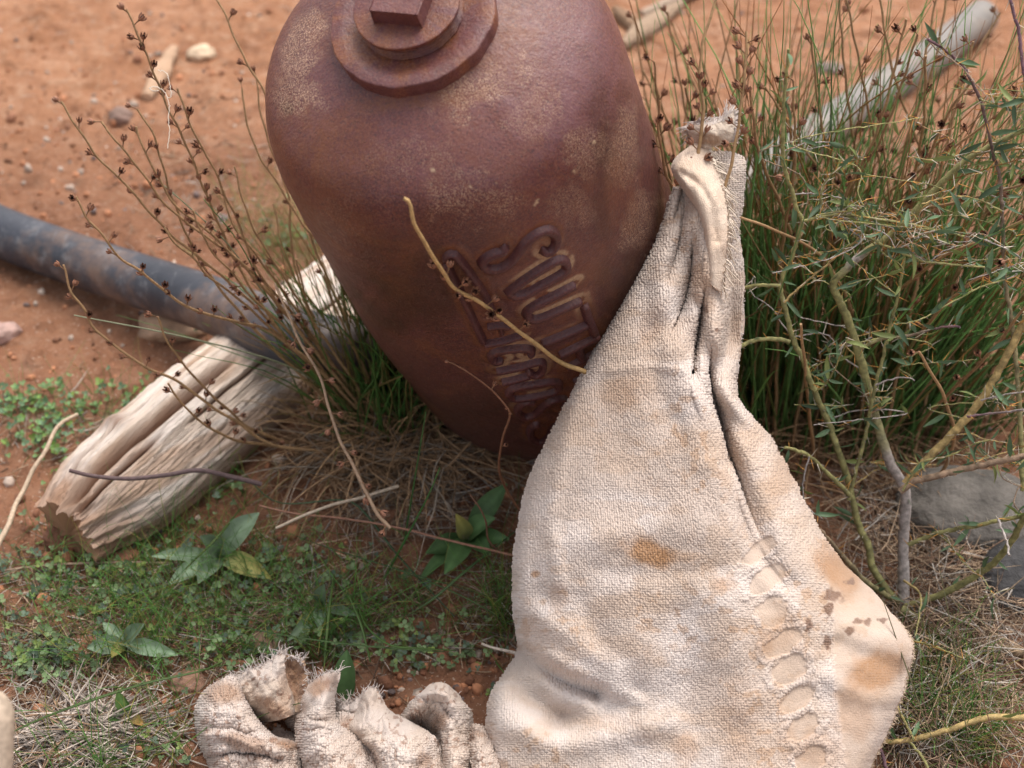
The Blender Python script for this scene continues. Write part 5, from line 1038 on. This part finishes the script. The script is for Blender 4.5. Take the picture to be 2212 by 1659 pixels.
# ------------------------------------------------------------------ ground cover
rg = np.random.default_rng(99)
def samp(ell, n):
    """ellipses (cx, cy, rx, ry, weight) in photo pixels -> ground points"""
    W = np.array([e[4] for e in ell]); W = W / W.sum(); out = []
    for i in rg.choice(len(ell), n, p=W):
        e = ell[i]; out.append((rg.normal(e[0], e[2] * .6), rg.normal(e[1], e[3] * .6)))
    return out
def clover():
    mb = MB()
    ell = [(150,880,140,40,6), (90,950,110,50,5), (230,1000,110,60,4), (60,870,60,30,2), (330,860,60,40,1.5), (300,1200,280,50,6), (450,1280,420,60,10), (250,1330,260,60,6), (700,1400,330,50,7), (880,1430,160,60,4), (100,1440,90,45,8), (130,1250,140,40,3),
           (520,1440,160,50,3), (920,1490,60,40,2), (1050,1530,60,40,.6), (620,520,60,50,1.6), (480,730,80,30,1.0), (470,1070,60,60,1.5), (600,1250,150,60,3), (800,1480,100,30,1.5), (360,1630,60,40,.6)]
    for x, y in samp(ell, 1450):
        if y < 420 or (y > 1440 + abs(x - 740) * .12 and 430 < x < 1060): continue
        if min(math.hypot((x - a_) / 1.4, y - b_) for a_, b_ in ((478, 1212), (272, 1400), (580, 1150))) < 45: continue
        b = GS(x, y); hgt = abs(rg.normal(.008, .006)) + .003; az = rg.uniform(0, 6.28); tip = b + [rg.normal(0, .004), rg.normal(0, .004), hgt]; r = rg.uniform(.0011, .0026)
        c = np.array([.175, .255, .115]) * rg.uniform(.6, 1.3); u = rg.random()
        if u < .25: c = np.array([.13, .19, .13]) * rg.uniform(.7, 1.2)
        elif u < .4: c = np.array([.22, .30, .08]) * rg.uniform(.7, 1.1)
        if y < 1050 and x < 400: c = c * [1.0, 1.25, 1.0]
        tl = rg.normal(size=3) * .35 + [0, -.25, 1]; tl /= np.linalg.norm(tl); a = np.cross(tl, [1, .2, 0]); a /= np.linalg.norm(a); bb = np.cross(tl, a)
        for k in range(3):
            ph = az + k * 2.094; th = np.linspace(0, 6.283, 6, endpoint=False); cx_ = math.cos(ph) * r; cy_ = math.sin(ph) * r
            v = tip + (cx_ + np.cos(th) * r * .9)[:, None] * a + (cy_ + np.sin(th) * r * .9)[:, None] * bb + tl * (np.cos(th - ph) * r * .3)[:, None]
            mb.add(np.vstack([v, tip + a * cx_ + b * 0 + bb * cy_ - tl * r * .25]), None, [(j, (j + 1) % 6, 6) for j in range(6)], c * rg.uniform(.88, 1.12))
        mb.tube(np.array([b, tip]), [.0003, .00025], 3, (.16, .2, .09), cap=False)
    tag(mb.build("clover_cover", M_LEAF), "low clover and seedlings covering the soil", "clover", kind="stuff")
clover()
def grass():
    mb = MB()
    ell = [(420,1270,300,110,8), (250,1400,200,100,4), (500,1560,160,60,2), (800,1350,250,60,4), (330,1180,200,50,2), (480,1050,60,60,1), (160,900,160,60,1.2), (640,540,90,80,2.0), (1980,1500,130,90,5), (2080,1600,110,60,5), (1080,1330,40,80,2), (250,1650,120,50,2), (700,1420,50,60,2), (560,480,60,60,1), (480,1400,200,80,3)]
    for x, y in samp(ell, 2600):
        if y < 380 or (y > 1440 + abs(x - 740) * .12 and 430 < x < 1060): continue
        b = GS(x, y); d = np.array([rg.normal(0, .5), rg.normal(0, .4), 1.0]); L = rg.uniform(.02, .075) * (1.2 if x < 1500 else 1); g = np.array([.11, .25, .055]) * rg.uniform(.6, 1.4); tc = g * 1.3 if rg.random() < .7 else np.array([.42, .34, .09])
        blade(mb, b, d, L, rg.uniform(.00022, .0005), g, tc, rg, bend=rg.uniform(0, .5), n=7, flat=.5, droop=rg.uniform(0, .3), ns=3)
    # hand placed broad blades
    for pl, r, c in (([(8,1590),(120,1540),(300,1480),(430,1450),(480,1430)], .0024, (.11,.22,.07)), ([(512,1100),(580,1170),(640,1230),(700,1310)], .001, (.1,.22,.05)), ([(520,1098),(470,1160),(400,1230)], .0022, (.13,.25,.07)), ([(480,1590),(580,1540),(700,1505),(745,1495)], .0008, (.1,.2,.06)),
                     ([(450,1332),(560,1362),(700,1385),(840,1400),(960,1408)], .0016, (.10,.22,.08)), ([(700,1440),(708,1350),(716,1280),(722,1240)], .0022, (.13,.28,.08)), ([(800,1430),(780,1350),(755,1290),(745,1275)], .0020, (.12,.27,.08)), ([(1110,1150),(1010,1230),(940,1290),(880,1330)], .0022, (.11,.24,.10)),
                     ([(980,1330),(860,1200),(790,1110),(740,1080),(600,1085),(520,1015)], .0022, (.09,.19,.10)), ([(985,1405),(900,1400),(840,1392),(790,1350),(770,1290)], .0020, (.10,.24,.06)), ([(1100,1350),(1040,1310),(960,1270),(830,1220)], .0016, (.10,.21,.08)), ([(620,1150),(700,1180),(860,1230),(1060,1290)], .0014, (.09,.2,.08)),
                     ([(2120,1659),(2085,1560),(2070,1440),(2050,1330),(2030,1230)], .0012, (.16,.2,.10)), ([(2160,1640),(2120,1500),(2090,1420)], .001, (.3,.17,.12)), ([(1905,1290),(1950,1420),(2000,1560),(2040,1660)], .0014, (.2,.23,.12)),
                     ([(1722,1465),(1740,1540),(1755,1600),(1775,1670)], .0006, (.34,.24,.14)), ([(40,1340),(180,1300),(330,1300),(420,1370)], .0007, (.12,.2,.06)), ([(0,1180),(120,1120),(200,1115),(280,1200)], .0007, (.18,.22,.09))):
        y0 = pl[0][1]; q = cr(np.array([(x, y, float(gdepth(y, .022 + .018 * math.sin(i / (len(pl) - 1) * 3.1))) if x < 1500 else float(gdepth(1659)) - .06) for i, (x, y) in enumerate(pl)]), 26)
        if x > 1500: q[:, 2] = np.linspace(1.0, 1.02, 26) * .98
        P = un(q[:, 0], q[:, 1], q[:, 2]); c = np.array(c) * np.array([.62, .50, .45]); mb.tube(P, .62 * r * (.35 + .65 * np.sin(np.linspace(.25, 2.9, 26))), 5, c, np.array(c) * 1.15, flat=.35, cap=False)
    tag(mb.build("grass_cover", M_LEAF), "thin green grass blades growing through the clover", "grass", kind="stuff")
grass()
def litter():
    mb = MB()
    ell = [(300,1350,420,160,16), (700,1330,350,100,12), (60,1400,120,120,3), (2080,1350,140,160,14), (2000,1560,160,90,9), (2090,1190,110,60,7), (1880,1150,80,120,4), (900,1100,200,80,8), (150,950,200,80,3), (600,250,420,250,2.5), (1100,1300,60,120,3), (1800,380,350,220,5), (100,1620,200,80,3), (460,420,200,120,3), (620,700,150,80,2)]
    for x, y in samp(ell, 10500):
        if y < -60: continue
        b = GS(x, y); b[2] += rg.uniform(0, .007) if x < 1700 else rg.uniform(0, .022); az = rg.uniform(0, 6.28); d = np.array([math.cos(az), math.sin(az), rg.normal(0, .14)]); L = rg.uniform(.006, .04) * (1.6 if x > 1700 else 1.); u = rg.random()
        c = (np.array([.42, .30, .20]) if u < .45 else np.array([.46, .41, .36]) if u < .65 else np.array([.20, .12, .08])) * rg.uniform(.5, 1.25)
        blade(mb, b, d, L, rg.uniform(.0002, .0007), c, c, rg, bend=rg.uniform(-.4, .4), n=5, ns=3, flat=.8)
    tag(mb.build("straw_litter", M_STRAW), "scattered dry straw and twig litter on the soil", "litter", kind="stuff")
    mb = MB()
    import bmesh
    bm = bmesh.new(); bmesh.ops.create_icosphere(bm, subdivisions=1, radius=1.0); vs = np.array([v.co[:] for v in bm.verts]); T = [[v.index for v in f.verts] for f in bm.faces]; bm.free()
    for i in range(5200):
        if i < 3800: x, y = rg.uniform(-60, 2280), rg.uniform(-140, 1750)
        else: x, y = samp([(300,1400,400,200,3), (980,1480,120,90,2), (200,300,300,250,3)], 1)[0]
        b = GS(x, y); r = .0008 + abs(rg.normal(0, .0016)) + (.004 if rg.random() < .03 else 0); v = vs * (1 + rg.normal(size=(len(vs), 1)) * .15) * r * rg.uniform(.6, 1.3, size=3)
        u = rg.random(); c = np.array([.42, .19, .10]) if u < .5 else np.array([.26, .12, .07]) if u < .75 else np.array([.50, .40, .33]) if u < .9 else np.array([.2, .15, .14])
        mb.add(v + b + [0, 0, r * .3], None, T, c * rg.uniform(.7, 1.2))
    tag(mb.build("gravel", M_STONE, smooth=True), "fine gravel and crumbs of soil", "gravel", kind="stuff")
litter()
def straw_heap():
    base = GS(190, 1600); root = empty("straw_heap", base); tag(root, "heap of bleached shredded straw at the lower left", "straw heap")
    mb = MB(); r2 = np.random.default_rng(31)
    for i in range(1500):
        x, y = r2.normal(190, 95), r2.normal(1590, 38); rr_ = math.exp(-((x - 190) / 150) ** 2 - ((y - 1590) / 60) ** 2)
        b = GS(x, y); b[2] += r2.uniform(0, .018) * rr_; az = r2.normal(.15, .7) + (np.pi if r2.random() < .5 else 0); d = np.array([math.cos(az), math.sin(az), r2.normal(.05, .2)])
        c = np.array([.50, .42, .36]) * r2.uniform(.45, 1.3) if r2.random() < .8 else np.array([.34, .22, .14]) * r2.uniform(.6, 1.2)
        blade(mb, b, d, r2.uniform(.010, .045), r2.uniform(.0004, .0011), c, c * 1.1, r2, bend=r2.uniform(-.35, .35), n=6, ns=4, flat=.5)
    for i in range(120):
        x, y = r2.normal(170, 110), r2.normal(1520, 50); b = GS(x, y); b[2] += .004; az = r2.uniform(0, 6.28); blade(mb, b, np.array([math.cos(az), math.sin(az), r2.uniform(0, .5)]), r2.uniform(.008, .022), .0005, np.array([.68, .62, .55]), np.array([.68, .62, .55]), r2, bend=r2.uniform(-1, 1), n=7, ns=3)
    mb.build("shredded_straw", M_STRAW, root)
straw_heap()
lone([(55,1612,1.06),(120,1590,1.065),(180,1575,1.07),(235,1558,1.075)], .0022, .0022, (.22,.19,.18), "dark grey stick lying in the shredded straw", name="dry_twig", cat="twig", ncap=0, seed=71, wig=.2)
lone([(70,1552,1.08),(120,1548,1.08),(180,1535,1.08),(240,1532,1.08)], .0040, .0030, (.56,.45,.38), "thick bleached stick on top of the shredded straw", name="dry_twig", cat="twig", ncap=0, seed=72, wig=.4)
lone([(1040,1390,1.12),(1060,1398,1.12),(1085,1404,1.115),(1120,1412,1.11)], .0014, .001, (.60,.52,.44), "short white twig at the hanging towel's left edge", name="dry_twig", cat="twig", ncap=0, seed=73, wig=.2)
